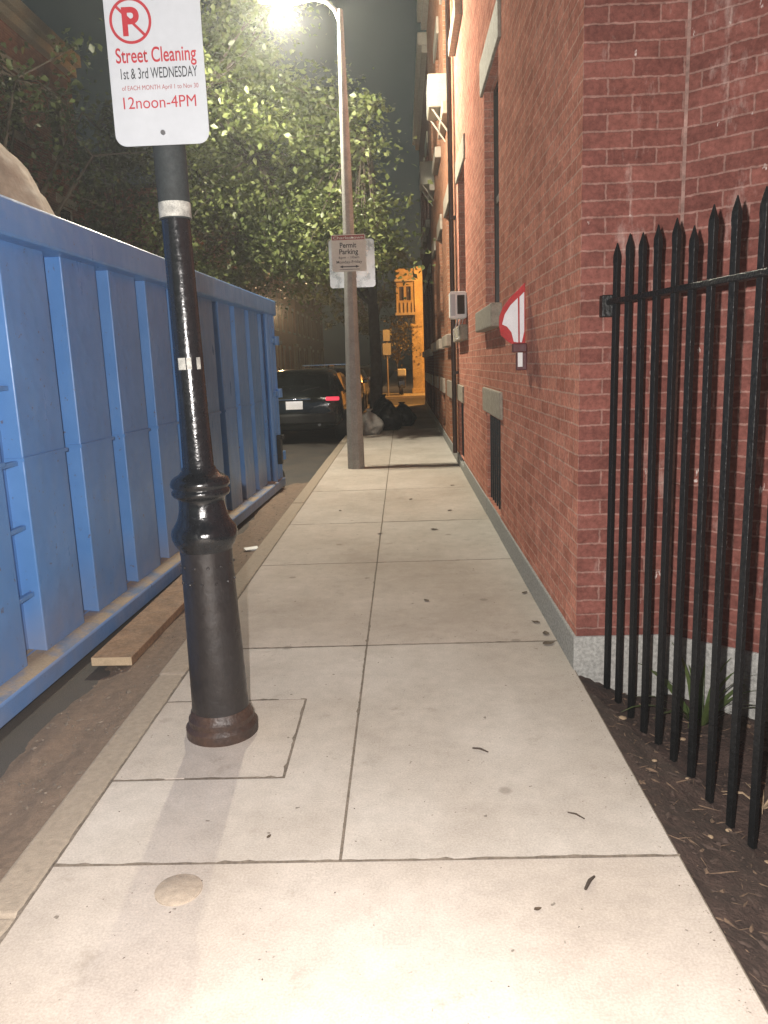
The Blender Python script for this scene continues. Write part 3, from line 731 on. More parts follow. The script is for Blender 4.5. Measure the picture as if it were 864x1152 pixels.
le = b.build('lens', M['lamp_glow'], st, smooth=True); le.parent = hd

ps = thing('parking_sign', (-.62, 9.99, 2.71), 'small permit parking sign with a red header bolted to the front of the grey post', 'sign')
b = MB(); b.plate(rrect(-.830, -.405, 2.490, 2.930, .02), 9.982, 9.986); b.build('sign_panel', M['signgrey'], ps)
yb = 9.980
b = MB(); b.face([(-.820, yb, 2.866), (-.415, yb, 2.866), (-.415, yb, 2.922), (-.820, yb, 2.922)]); b.build('header_band', M['dark_red_ink'], ps)
text_mesh('lettering', 'Charlestown', -.805, 2.877, .034, yb - .001, M['signgrey'], ps, .375, .008)
text_mesh('lettering', 'Permit', -.725, 2.775, .062, yb, M['black_ink'], ps, .205, .018)
text_mesh('lettering', 'Parking', -.735, 2.698, .062, yb, M['black_ink'], ps, .235, .018)
text_mesh('lettering', '6pm - 10am', -.745, 2.645, .030, yb, M['black_ink'], ps, .255, .006)
text_mesh('lettering', 'Monday-Friday', -.775, 2.588, .036, yb, M['black_ink'], ps, .320, .008)
b = MB(); z = 2.548
b.face([(-.70, yb, z - .006), (-.53, yb, z - .006), (-.53, yb, z + .006), (-.70, yb, z + .006)])
b.face([(-.74, yb, z), (-.695, yb, z - .017), (-.695, yb, z + .017)]); b.face([(-.49, yb, z), (-.535, yb, z + .017), (-.535, yb, z - .017)])
b.face([(-.74, yb, 2.512), (-.49, yb, 2.512), (-.49, yb, 2.518), (-.74, yb, 2.518)])
b.build('arrow_marking', M['black_ink'], ps)
bs = thing('metal_sign', (-.60, 10.22, 2.61), 'larger bare metal sign back behind the permit parking sign', 'sign')
b = MB(); b.plate(rrect(-.885, -.305, 2.315, 2.905, .04), 10.205, 10.21); b.build('panel', M['aluminium'], bs)
b = MB(); b.bx(-.66, -.58, 10.16, 10.205, 2.40, 2.44); b.bx(-.66, -.58, 10.16, 10.205, 2.78, 2.82); b.build('mounting_bracket', M['bolt'], bs)

# ------------------------------------------------------------------ the blue dumpster
DR = -.035
dm = thing('dumpster', (-1.67, 3.0, -.10), 'long blue open top roll-off dumpster with ribbed steel sides beside the kerb', 'dumpster', rz=DR)
ya, yb_, Wd = -1.0, 6.22, 2.42
PI_, CP = -.178, -.090      # inner panel plane and rib cap plane
def side(sgn):
    f = (lambda x: x) if sgn > 0 else (lambda x: -Wd - x)
    b = MB(); ribs = [-.729 + .592 * k for k in range(12)]
    ribs = [r for r in ribs if r + .2 < yb_ - .1]
    zt, zb = 2.05, .14
    b.bx(f(PI_ - .012), f(PI_), ya, yb_, zb - .05, 2.1)
    o = b.build('side_panel', M['blue'], dm)
    for r in ribs:
        c = MB(); zl = .20
        wdt = .425
        # a folded channel rib: near flank, cap, far flank, foot resting on the sloping ledge
        pl = [(f(PI_ + .001), r), (f(CP), r + .006), (f(CP), r + wdt - .006), (f(PI_ + .001), r + wdt)]
        lo = [.13, .13, .13, .13]
        i = len(c.v); c.v += [(p[0], p[1], z) for p, z in zip(pl, lo)] + [(p[0], p[1], zt) for p in pl]
        for q in ((0, 1, 5, 4), (1, 2, 6, 5), (2, 3, 7, 6), (0, 3, 2, 1), (4, 5, 6, 7)): c.f.append(q); c.uv.append([(0, 0)] * 4); c.mi.append(0)
        ro = c.build('rib', M['blue'], dm, bevel=.006, seg=2)
    # sloping ledge and bottom beam
    c = MB(); i = len(c.v)
    P = [(f(PI_ - .02), .15), (f(PI_ - .01), .165), (f(-.006), .140), (f(-.0), .128), (f(-.0), .045), (f(-.03), .035), (f(-.2), .035)]
    c.v += [(p[0], ya, p[1]) for p in P] + [(p[0], yb_, p[1]) for p in P]; n = len(P)
    for k in range(n): c.f.append((k, (k + 1) % n, n + (k + 1) % n, n + k))
    c.f.append(tuple(range(n - 1, -1, -1))); c.f.append(tuple(range(n, 2 * n))); c.uv = [[(0, 0)] * len(q) for q in c.f]; c.mi = [0] * len(c.f); c.mi[1] = 1
    c.build('bottom_beam', [M['blue'], M['ledge']], dm, bevel=.006)
    c = MB(); c.bx(f(-.20), f(0), ya - .02, yb_ + .02, 2.04, 2.205); c.build('top_rim', M['blue'], dm, bevel=.014, seg=3)
    # mid-height stiffening strip, stepped over the ribs
    c = MB()
    for r in ribs: c.bx(f(CP - .002), f(CP + .010), r - .008, r + .427, 1.066, 1.084); c.bx(f(PI_ + .002), f(CP - .002), r - .007, r + .004, 1.0665, 1.0835)
    c.build('mid_strip', M['blue'], dm)
    return ribs
ribs = side(1); side(-1)
b = MB()
b.bx(-Wd + .03, -.03, ya, ya + .05, .1, 2.15); b.bx(-Wd + .03, -.03, yb_ - .05, yb_, .1, 2.15); b.bx(-Wd + .14, -.14, ya + .05, yb_ - .05, .10, .16)
b.build('end_wall', M['blue'], dm)
b = MB(); b.bx(-Wd, 0, ya - .02, ya + .10, 2.041, 2.203); b.bx(-Wd, 0, yb_ - .10, yb_ + .021, 2.041, 2.203)
b.build('end_rim', M['blue'], dm, bevel=.012)
for z in (1.72, 1.40, 1.08 - .02, .76, .44):       # ladder rungs near the front end
    b = MB(); b.bx(CP - .05, CP - .022, .288, .450, z - .011, z + .011); b.build('ladder_rung', M['blue'], dm, bevel=.003)
for y in (yb_ - .36, yb_ - .20, yb_ - .05):            # tailgate posts at the far end
    b = MB(); b.tube([(-.05, y, .13), (-.05, y, 2.04)], .032, 12); b.build('tailgate_post', M['blue'], dm, smooth=True)
for z in (.42, 1.15, 1.75):
    b = MB(); b.tube([(.01, yb_ - .13, z - .05), (.01, yb_ - .13, z + .05)], .038, 12); b.box((-.03, yb_ - .13, z), (.06, .30, .05)); b.build('hinge', M['blue'], dm, smooth=True)
b = MB(); b.tube([(.035, yb_ - .24, .62), (.035, yb_ - .24, .67)], .03, 12); b.box((.0, yb_ - .24, .50), (.05, .10, .34)); b.build('latch', M['blackplastic'], dm, bevel=.006)
for y in (6.34, .2):
    for x in ((-.12, -Wd + .12) if y > 1 else (-.40, -Wd + .40)):
        b = MB(); b.rings([[(xx, y + r * math.cos(2 * PI * k / 24), .10 + r * math.sin(2 * PI * k / 24)) for k in range(24)] for xx, r in ((x - .07, .07), (x - .07, .10), (x + .07, .10), (x + .07, .07))]); b.build('roller', M['rubber'], dm, smooth=True)
# the load: a pale dusty tarp humped above the rim
def blob(cx, cy, cz, rx, ry, rz, amp, freq, seed, sub=4):
    bm = bmesh.new(); bmesh.ops.create_icosphere(bm, subdivisions=sub, radius=1.0)
    for v in bm.verts:
        d = v.co.normalized(); k = 1 + amp * mnoise.fractal(d * freq + Vector((seed, seed * .7, 0)), .7, 2, 5)
        v.co = Vector((cx + d.x * rx * k, cy + d.y * ry * k, max(cz - rz * .94, cz + d.z * rz * k)))
    return bm
def build_bm(bm, name, mat, parent=None, smooth=True):
    me = bpy.data.meshes.new(name)
    if parent is not None and 'origin' in parent:
        o3 = Vector(parent['origin'])
        for v in bm.verts: v.co -= o3
    bm.to_mesh(me); bm.free(); me.materials.append(mat)
    if smooth: me.polygons.foreach_set('use_smooth', [True] * len(me.polygons))
    o = bpy.data.objects.new(name, me); COL.objects.link(o)
    if parent is not None: o.parent = parent
    return o
o = build_bm(blob(-2.72, 5.0, 1.10, .74, 1.05, 1.80, .06, 1.4, 3.1, 5), 'tarp_heap', M['debris']); tag(o, 'pale dusty tarp heap bulging above the rim of the blue dumpster', 'tarp heap')

# plank in the gutter
b = MB(); b.box((-1.455, 4.55, -.043), (.205, 2.0, .045), rz=-.02, rx=.004, mi=0)
pk = b.build('wood_plank', [M['wood'], M['woodend']], None, bevel=.004)
for p in pk.data.polygons:
    if abs(p.normal.y) > .9: p.material_index = 1
tag(pk, 'brown wooden plank with a pale sawn end lying in the gutter beside the dumpster', 'plank')
b = MB(); b.box((-1.235, 5.9, -.055), (.11, .05, .012), rz=.5, rx=.2)
tag(b.build('scrap_paper', M['plastic'], None), 'scrap of white litter in the gutter behind the black lamp post', 'litter')

# ------------------------------------------------------------------ cars
def make_car(paint, label, group, loc, roofrack=False, lit=False):
    r = thing('parked_car', (0, 0, 0), label, 'car', group); L, hw = 4.45, .90
    # stations: y (0 = rear bumper), bottom z, belt z, roof z, half widths belt / roof
    st_ = [(0.00, .38, .80, .86, .80, .66), (.06, .30, .92, .98, .86, .72), (.22, .24, .98, 1.10, .89, .72), (.62, .22, 1.00, 1.40, .90, .67), (1.0, .21, 1.0, 1.47, .90, .67), (1.8, .20, .98, 1.50, .90, .68), (2.5, .20, .95, 1.42, .90, .67),
           (3.05, .20, .93, 1.12, .90, .72), (3.5, .21, .90, .98, .89, .74), (4.1, .24, .80, .86, .86, .70), (4.38, .30, .66, .72, .80, .66), (4.45, .36, .58, .60, .74, .62)]
    b = MB(); rg = []
    for y, zb, zl, zr, wb, wr in st_:
        half = [(wb * .90, zb), (wb * .985, zb + (zl - zb) * .30), (wb, zb + (zl - zb) * .62), (wb * .965, zl), (wr + (wb * .965 - wr) * .12, zl + (zr - zl) * .86), (wr * .82, zr - (zr - zl) * .02), (wr * .35, zr + .015)]
        rg.append([(x, y, z) for x, z in half] + [(-x, y, z) for x, z in half[::-1]])
    b.rings(rg); bo = b.build('body', M[paint], r, smooth=True, angle=40)
    bo.modifiers.new('sub', 'SUBSURF').levels = 1; bo.modifiers['sub'].render_levels = 1
    def glass_quad(pts, name): 
        g = MB(); g.face(pts); n = (Vector(pts[1]) - Vector(pts[0])).cross(Vector(pts[3]) - Vector(pts[0])).normalized()
        g.face([tuple(Vector(p) + n * .012) for p in pts]);
        for k in range(4): a, c = Vector(pts[k]), Vector(pts[(k + 1) % 4]); g.face([a, c, c + n * .012, a + n * .012])
        return g.build(name, M['carglass'], r)
    glass_quad([(.66, .155, 1.035), (-.66, .155, 1.035), (-.60, .52, 1.375), (.60, .52, 1.375)], 'rear_window')
    glass_quad([(-.62, 2.56, 1.37), (.62, 2.56, 1.37), (.72, 3.04, 1.085), (-.72, 3.04, 1.085)], 'windscreen')
    for s in (1, -1):
        for y0, y1, a, c in ((.72, 1.50, 1.41, 1.425), (1.56, 2.55, 1.43, 1.37)):
            q = [(s * .885, y0, 1.03), (s * .885, y1 + .1, 1.015), (s * .745, y1, c - .04), (s * .735, y0 + .06, a - .04)]
            glass_quad(q if s > 0 else q[::-1], 'side_window')
        t = MB(); t.box((s * .715, .03, .90), (.25, .10, .075), rz=-s * .22); tl = t.build('tail_light', M['taillight'] if (lit and s > 0) else M['taillens'], r, bevel=.02, seg=3)
        t = MB(); t.box((s * .66, 4.33, .66), (.26, .12, .11), rz=s * .3); t.build('headlight', M['chrome'], r, bevel=.03, seg=3)
        t = MB(); t.box((s * .98, 2.72, 1.02), (.15, .09, .12)); t.build('wing_mirror', M[paint], r, bevel=.03, seg=3)
        for y in (.86, 3.55):
            t = MB(); n = 28
            t.rings([[(s * x, y + q * math.cos(2 * PI * k / n), .32 + q * math.sin(2 * PI * k / n)) for k in range(n)] for x, q in ((.70, .24), (.70, .305), (.73, .32), (.885, .32), (.91, .305), (.912, .21))])
            wo = t.build('wheel', M['rubber'], r, smooth=True)
            t = MB(); t.rings([[(s * x, y + q * math.cos(2 * PI * k / n), .32 + q * math.sin(2 * PI * k / n)) for k in range(n)] for x, q in ((.89, .21), (.918, .205), (.905, .15), (.915, .03))])
            ro = t.build('rim', M['rim'], r, smooth=True); ro.parent = wo
    t = MB(); t.box((0, -.012, .52), (1.56, .12, .20)); t.build('rear_bumper', M['blackplastic'], r, bevel=.04, seg=3)
    t = MB(); t.box((0, .012, .79), (.315, .012, .16), rx=-.08); t.build('number_plate', M['plate'], r, bevel=.002)
    t = MB(); t.box((0, .02, .905), (.62, .03, .022)); t.build('chrome_strip', M['chrome'], r, bevel=.004)
    t = MB(); t.tube([(.10, .145, 1.05), (.28, .20, 1.10), (.46, .235, 1.13)], .008, 6); t.build('rear_wiper', M['blackplastic'], r)
    for s in (1, -1):
        t = MB(); t.tube([(s * .46, -.06, .40), (s * .46, .02, .40)], .03, 10); t.build('exhaust_tip', M['chrome'], r)
    t = MB()
    for s in (1, -1): t.tube([(s * .58, .85, 1.475), (s * .585, 1.0, 1.535), (s * .585, 2.1, 1.54), (s * .575, 2.3, 1.475)], .014, 8)
    if roofrack:
        for y in (1.1, 1.9): t.box((0, y, 1.56), (1.25, .05, .03))
    t.build('roof_rail', M['chrome'], r)
    r.location = loc; r.scale = (1, 1, .94)
    return r
GC = 'cars parked along the kerb beyond the dumpster'
c1 = make_car('carblack', 'black hatchback with a white plate and a glowing red tail light just past the dumpster', GC, (-2.02, 14.35, -.104), lit=True)
c2 = make_car('cargrey', 'grey car with crossbars on its roof, directly ahead of the black hatchback', GC, (-2.08, 20.2, -.104), roofrack=True)
c3 = make_car('carsilver', 'silver car lit orange, parked last before the cross street', GC, (-2.10, 30.9 - 6.0, -.104))
c4 = make_car('carblue', 'navy car standing beyond the cross street under the orange light', 'cars beyond the cross street', (-2.05, 33.2, -.104))
cx = thing('motor_scooter', (-.02, 33.1, 0), 'dark motor scooter parked upright on the orange lit corner pavement', 'scooter')
for y in (32.75, 33.85):
    b = MB(); n = 20; b.rings([[(-.02 + x, y + q * math.cos(2 * PI * k / n), .24 + q * math.sin(2 * PI * k / n)) for k in range(n)] for x, q in ((-.05, .15), (-.055, .22), (.055, .22), (.05, .15))]); b.build('wheel', M['rubber'], cx, smooth=True)
b = MB(); b.box((-.02, 33.05, .50), (.30, .75, .28)); b.box((-.02, 33.45, .32), (.30, .45, .08)); b.box((-.02, 33.70, .60), (.34, .10, .60), rx=-.2); b.build('body', M['carblue'], cx, bevel=.05, seg=3)
b = MB(); b.box((-.02, 33.02, .70), (.28, .65, .12)); b.build('seat', M['rubber'], cx, bevel=.04, seg=3)
b = MB(); b.tube([(-.34, 33.62, 1.02), (-.02, 33.68, .98), (.30, 33.62, 1.02)], .018, 8); b.tube([(-.02, 33.72, .3), (-.02, 33.68, .98)], .02, 8); b.build('handlebar', M['blackplastic'], cx, smooth=True)
b = MB(); b.box((-.02, 32.66, .95), (.36, .32, .30)); b.build('top_box', M['plastic'], cx, bevel=.04, seg=3)

# ------------------------------------------------------------------ rubbish bags
def bag(x, y, rx, ry, h, mat, label, seed, grp='rubbish bags on the pavement'):
    r = thing('rubbish_bag', (x, y, 0), label, 'rubbish bag', grp)
    bm = bmesh.new(); bmesh.ops.create_icosphere(bm, subdivisions=4, radius=1.0)
    for v in bm.verts:
        d = v.co.normalized(); k = 1 + .16 * mnoise.fractal(d * 1.8 + Vector((seed, 0, 0)), .6, 2, 6) + .05 * mnoise.noise(d * 9 + Vector((0, seed, 0)))
        z = (d.z * k + .82) / 1.75
        pinch = 1 - .55 * max(0, z - .55) / .5
        v.co = Vector((x + d.x * rx * k * pinch, y + d.y * ry * k * pinch, max(.0, z * h)))
    build_bm(bm, 'sack', mat, r)
    b = MB(); b.rings([[(x + q * math.cos(2 * PI * k / 9) * (1 + .4 * (k % 2)), y + q * math.sin(2 * PI * k / 9), z) for k in range(9)] for q, z in ((.05, h * .93), (.025, h * 1.02), (.07, h * 1.12))]); b.build('tied_neck', mat, r)
bag(-.66, 15.0, .26, .25, .44, M['bag_white'], 'pale translucent rubbish bag on the pavement right beside the grey lamp post', 1.2)
bag(-.30, 15.9, .30, .28, .50, M['bag_black'], 'black rubbish bag nearest the pale bag', 4.4)
bag(-.02, 16.8, .28, .30, .46, M['bag_black'], 'black rubbish bag nearest the brick wall side of the pile', 6.3)
bag(-.42, 16.75, .32, .30, .62, M['bag_black'], 'tallest black rubbish bag, at the back of the pile against the tree', 8.9)

# ------------------------------------------------------------------ trees
def leaf_mesh(name, centers, sizes, mat, parent, r_):
    n = len(centers); g_ = np.random.default_rng(r_)
    c = np.asarray(centers, 'f'); sz_ = np.asarray(sizes, 'f')[:, None]
    d = g_.normal(size=(n, 3)); d[:, 2] = d[:, 2] * .45 - .35; d /= np.linalg.norm(d, axis=1)[:, None]
    up = g_.normal(size=(n, 3)) * .55 + np.array([0, 0, 1.0]); w_ = np.cross(d, up); w_ /= np.linalg.norm(w_, axis=1)[:, None] + 1e-6
    nn = np.cross(w_, d)
    l = sz_; ww = sz_ * .33
    v0 = c; v1 = c + d * l * .42 + w_ * ww + nn * l * .07; v2 = c + d * l - nn * l * .10; v3 = c + d * l * .42 - w_ * ww + nn * l * .07; v4 = c + d * l * .5 - nn * l * .02
    vs = np.stack([v0, v1, v2, v3, v4], 1).reshape(-1, 3)
    if 'origin' in parent: vs = vs - np.array(parent['origin'])
    i = np.arange(n) * 5
    tri = np.stack([np.stack([i, i + 1, i + 4], 1), np.stack([i + 1, i + 2, i + 4], 1), np.stack([i + 2, i + 3, i + 4], 1), np.stack([i + 3, i, i + 4], 1)], 1).reshape(-1, 3)
    me = bpy.data.meshes.new(name)
    me.vertices.add(len(vs)); me.vertices.foreach_set('co', vs.astype('f').ravel())
    me.loops.add(len(tri) * 3); me.loops.foreach_set('vertex_index', tri.astype('i').ravel())
    me.polygons.add(len(tri)); me.polygons.foreach_set('loop_start', (np.arange(len(tri)) * 3).astype('i')); me.polygons.foreach_set('loop_total', np.full(len(tri), 3, 'i'))
    me.update(calc_edges=True); me.validate(); me.materials.append(mat)
    o = bpy.data.objects.new(name, me); COL.objects.link(o); o.parent = parent
    return o

def tree(loc, label, fork, crown_c, crown_r, nclump, per, leaf, mat, seed, tr=.16, extra=None, group='street trees', sparse=.34, name='street_tree', cut=None):
    r = thing(name, loc, label, 'tree', group); q = random.Random(seed); g_ = np.random.default_rng(seed)
    base = Vector(loc); top = base + Vector((q.uniform(-.1, .1), q.uniform(-.1, .1), fork))
    b = MB(); mid = base.lerp(top, .5) + Vector((q.uniform(-.06, .06), 0, 0))
    b.tube([base - Vector((0, 0, .1)), base + Vector((0, 0, .12)), mid, top], [tr * 1.35, tr, tr * .85, tr * .72], 12)
    b.build('trunk', M['bark'], r, smooth=True)
    cc, cr = Vector(crown_c), Vector(crown_r)
    tips = []; br = MB()
    nl = 7
    limbs = []
    for k in range(nl):
        a = 2 * PI * k / nl + q.uniform(-.4, .4); e = q.uniform(-.15, .75)
        tgt = cc + Vector((cr.x * .62 * math.cos(a) * math.cos(e), cr.y * .62 * math.sin(a) * math.cos(e), cr.z * .62 * math.sin(e)))
        m1 = top.lerp(tgt, .45) + Vector((q.uniform(-.2, .2), q.uniform(-.2, .2), .25))
        br.tube([top, top.lerp(m1, .5) + Vector((0, 0, .1)), m1, tgt], [tr * .55, tr * .42, tr * .30, tr * .10], 7); limbs += [m1, tgt, m1.lerp(tgt, .5)]
    cl = []
    while len(cl) < nclump:
        p = Vector((q.uniform(-1, 1), q.uniform(-1, 1), q.uniform(-1, 1))); ln = p.length
        if ln > 1 or ln < .30: continue
        p = Vector((p.x * cr.x, p.y * cr.y, p.z * cr.z)) + cc
        if mnoise.noise(p * .55 + Vector((seed, 0, 0))) < -.12 + sparse * .2: continue
        if cut and cut(p): continue
        cl.append(p)
        nb = min(limbs, key=lambda w_: (w_ - p).length)
        mm = nb.lerp(p, .5) + Vector((q.uniform(-.12, .12), q.uniform(-.12, .12), q.uniform(-.05, .15)))
        br.tube([nb, mm, p, p + (p - mm) * .35], [tr * .12, tr * .075, tr * .045, .004], 5)
    for p in (extra or []):
        p = Vector(p); cl.append(p); nb = min(limbs, key=lambda w_: (w_ - p).length); mm = nb.lerp(p, .5) + Vector((0, 0, .15))
        br.tube([nb, mm, p, p + (p - mm) * .3], [tr * .14, tr * .09, tr * .05, .004], 5)
    br.build('branches', M['bark'], r, smooth=True)
    cen = []; szs = []
    for p in cl:
        m = int(per * q.uniform(.45, 1.4)); rad = q.uniform(.13, .40)
        pts = g_.normal(size=(m, 3)) * np.array([rad, rad, rad * .62]) + np.array([p.x, p.y, p.z])
        cen.append(pts); szs.append(g_.uniform(leaf * .45, leaf * 1.45, m))
    leaf_mesh('crown', np.concatenate(cen), np.concatenate(szs), mat, r, seed)
    return r

tree((-.60, 16.9, 0), 'leafy street tree lit by the white street lamp, its trunk behind the black rubbish bags', 2.6, (-2.15, 14.9, 5.1), (3.2, 3.3, 2.5), 215, 245, .088, M['leaf'], 5, .15, cut=lambda p: p.x / p.y > -.03 or (p.x / p.y < -.27 and (p.z - 1.35) / p.y > .20) or ((p.z - 1.35) / p.y > .33 and p.x / p.y > -.13), extra=[(rng.uniform(-1.5, -.25), rng.uniform(12.2, 13.8), rng.uniform(2.8, 3.9)) for _ in range(20)])
tree((-7.8, 15.5, 0), 'dim tree across the road behind the open dumpster', 2.6, (-7.4, 14.6, 5.6), (3.0, 3.4, 3.0), 70, 80, .12, M['leaf_dark'], 9, .17)
tree((-.75, 24.3, 0), 'dark tree farther along the pavement near the cross street', 3.2, (-3.2, 23.6, 6.4), (2.6, 3.0, 2.2), 120, 90, .14, M['leaf_dark'], 14, .13)
tree((-7.9, 23.6, 0), 'far dark tree on the opposite pavement in front of the row houses', 2.8, (-7.0, 23.6, 6.0), (2.9, 3.4, 2.6), 110, 90, .16, M['leaf_dark'], 21, .17)
tree((-8.0, 37.5, 0), 'first dark tree beyond the cross street on the opposite pavement', 2.8, (-6.9, 37.5, 6.2), (2.9, 3.6, 2.6), 90, 80, .19, M['leaf_dark'], 41, .17)
tree((-1.6, 47.0, 0), 'distant dark tree closing the end of the road', 2.8, (-2.6, 47.0, 6.2), (3.6, 3.6, 3.0), 90, 80, .22, M['leaf_dark'], 43, .17)
tree((-.10, 34.2, 0), 'thin young tree glowing orange on the far corner', 1.25, (-.10, 34.2, 2.25), (.62, .62, 1.15), 42, 34, .10, M['leaf_dry'], 31, .045)

# ------------------------------------------------------------------ row houses across the road
def far_house(y0, y1, mat, label, trim, hgt, seed):
    xw = -8.9; q = random.Random(seed)
    r = thing('row_house', (xw, y0, 0), label, 'house', 'row houses across the road')
    nb = 3; bw = (y1 - y0) / nb; holes = []
    for f, (za, zb) in enumerate(((1.0, 2.7), (4.1, 5.8), (7.0, 8.4))):
        for k in range(nb):
            c = y0 + bw * (k + .5)
            if f == 0 and k == 2: holes.append((c - .55, c + .55, .02, 2.75, 'door')); continue
            holes.append((c - .5, c + .5, za, zb, 'win'))
    w = MB(); wall(w, (xw, y0), (0, 1), y1 - y0, 0, hgt, [(a - y0, b - y0, c, d) for a, b, c, d, _ in holes], (1, 0), .14, seed)
    wall(w, (xw, y1), (-1, 0), 9, 0, hgt, [], (0, 1), 0); wall(w, (xw, y0), (-1, 0), 9, 0, hgt, [], (0, -1), 0)
    w.build('wall', mat, r)
    c = MB(); c.bx(xw - 9, xw + .05, y0 + .01, y1 - .01, hgt, hgt + .15); c.build('roof', M['sash'], r)
    c = MB(); c.bx(xw - .1, xw + .35, y0 + .02, y1 - .02, hgt - .30, hgt - .01); c.bx(xw - .1, xw + .20, y0 + .02, y1 - .02, hgt - .55, hgt - .303); c.build('cornice', M[trim], r, bevel=.02)
    for a, b, z0, z1, kind in holes:
        if kind == 'door':
            d = MB(); d.bx(xw - .135, xw - .09, a + .01, b - .01, .03, 2.2); dr = d.build('door', M['sash'], r)
            t = MB(); t.bx(xw - .01, xw + .12, a - .18, a - .002, .03, 2.95); t.bx(xw - .01, xw + .12, b + .002, b + .18, .03, 2.95); t.bx(xw - .01, xw + .22, a - .25, b + .25, 2.953, 3.2); to = t.build('surround', M[trim], r, bevel=.015); to.parent = dr
            t = MB(); t.bx(xw - .125, xw - .10, a + .02, b - .02, 2.24, 2.72); to = t.build('transom', M['dimglass'], r); to.parent = dr
            for k in range(3):
                t = MB(); t.bx(xw + .01, xw + .95 - .3 * k, a - .15, b + .15, .003 + .18 * k if k == 0 else .18 * k + .002, .18 * (k + 1)); t.build('step', M['granite'], r, bevel=.01)
        else:
            side_window(r, xw, a, b, z0, z1, 1, .13, glass='dimglass' if q.random() < .5 else 'glass', frame='trim', stone=trim, lh=.24)
    return r
far_house(9.0, 15.9, M['brick_brown'], 'dark brown three storey row house hidden behind the tree across the road', 'trim', 9.6, 1)
far_house(16.0, 22.9, M['brick_far'], 'three storey row house behind the opposite trees, nearest the dumpster middle', 'sandstone', 9.9, 2)
far_house(33.5, 41.0, M['brick_far'], 'pinkish brick row house on the far side of the cross street', 'trim', 8.8, 3)
far_house(41.1, 49.0, M['brick_brown'], 'brown brick row house beyond the pinkish one across the road', 'trim', 9.3, 4)
far_house(49.1, 58.0, M['brick_far'], 'row house with pale window surrounds seen just above the black hatchback', 'trim', 8.6, 5)
far_house(58.1, 67.0, M['brick_tan'], 'orange brick row house next beyond the one with pale window surrounds', 'trim', 9.0, 6)
far_house(67.1, 77.0, M['brick_brown'], 'dark row house second from the far end across the road', 'sandstone', 8.8, 7)
far_house(77.1, 90.0, M['brick_far'], 'last and farthest row house across the road', 'trim', 8.8, 8)

# ------------------------------------------------------------------ the orange lit corner
cb = thing('corner_building', (.5, 34.6, 0), 'pale corner building lit orange with an overhanging bay of two small windows', 'building')
w = MB(); wall(w, (.64, 34.6), (1, 0), 9, 0, 5.4, [(.9, 1.7, 1.0, 2.4), (2.6, 3.4, 1.0, 2.4)], (0, -1), .12); wall(w, (.64, 34.6), (0, 1), 9, 0, 5.4, [], (-1, 0), 0); w.face([(.64, 34.6, 5.4), (9.64, 34.6, 5.4), (9.64, 43.6, 5.4), (.64, 43.6, 5.4)]); w.face([(1.4, 34.715, .9), (4.2, 34.715, .9), (4.2, 34.715, 2.5), (1.4, 34.715, 2.5)])
w.build('wall', M['stucco'], cb)
b = MB(); b.bx(.47, .90, 34.42, 34.80, 0, 2.85); b.bx(.42, .95, 34.38, 34.8, 2.85, 3.0); b.bx(.42, .95, 34.38, 34.8, 0.0, .22); b.build('corner_pier', M['stucco'], cb, bevel=.02)
w = MB(); wall(w, (-.15, 33.9), (1, 0), .735, 3.38, 5.25, [(.13, .32, 3.95, 4.52), (.43, .62, 3.95, 4.52)], (0, -1), .1); wall(w, (-.15, 33.9), (0, 1), 3, 3.38, 5.25, [], (-1, 0), 0)
w.face([(-.15, 33.9, 3.38), (.585, 33.9, 3.38), (.585, 36.9, 3.38), (-.15, 36.9, 3.38)]); w.face([(-.15, 33.9, 5.25), (.585, 33.9, 5.25), (.585, 36.9, 5.25), (-.15, 36.9, 5.25)]); wall(w, (.585, 33.9), (0, 1), .7, 3.38, 5.25, [], (1, 0), 0)
w.build('bay', M['stucco_dim'], cb)
for x in (-.02, .28):
    f = MB(); f.bx(x, x + .19, 33.98, 34.0, 3.95, 4.52); f.bx(x - .002, x + .192, 33.965, 33.979, 4.215, 4.245); f.build('window', M['dimglass'], cb)
b = MB(); b.bx(-.21, .62, 33.78, 33.9, 4.72, 4.81); b.build('string_course', M['trim'], cb, bevel=.01)
b = MB(); b.bx(-.21, .62, 33.75, 33.9, 3.33, 3.44); b.build('bay_foot', M['trim'], cb, bevel=.01)
for k in range(5):
    b = MB(); x = -.16 + k * .165; b.bx(x, x + .05, 33.85, 33.899, 3.445, 3.86); b.build('bay_bracket', M['trim'], cb, bevel=.008)

sp_ = thing('sign_post', (-.60, 30.6 + 1.9, 0), 'slim post with two plates one above the other glowing in the orange light', 'sign post')
b = MB(); b.tube([(-.60, 32.5, -.02), (-.60, 32.5, 2.72)], .035, 10); b.build('post', M['trim'], sp_)
b = MB(); b.plate(rrect(-.74, -.46, 2.25, 2.70, .02), 32.44, 32.445); b.build('upper_plate', M['signgrey'], sp_)
b = MB(); b.plate(rrect(-.77, -.43, 1.68, 2.16, .02), 32.44, 32.445); b.build('lower_plate', M['signgrey'], sp_)

sl = thing('street_lamp', (4.6, 30.2, 0), 'orange street lamp out of sight round the corner of the brick row', 'street lamp')
b = MB(); b.tube([(4.6, 30.2, -.1), (4.6, 30.2, 5.6), (4.5, 30.3, 5.85), (4.1, 30.6, 5.25)], [.09, .06, .05, .04], 12); b.build('pole', M['post'], sl, smooth=True)
b = MB(); b.box((3.95, 30.7, 5.25), (.45, .24, .14)); b.build('lamp_head', M['lamp_shell'], sl, bevel=.04, seg=3)
b = MB(); b.box((3.95, 30.7, 5.86), (.34, .18, .04)); b.build('lens', M['sodium_glow'], sl, bevel=.01)

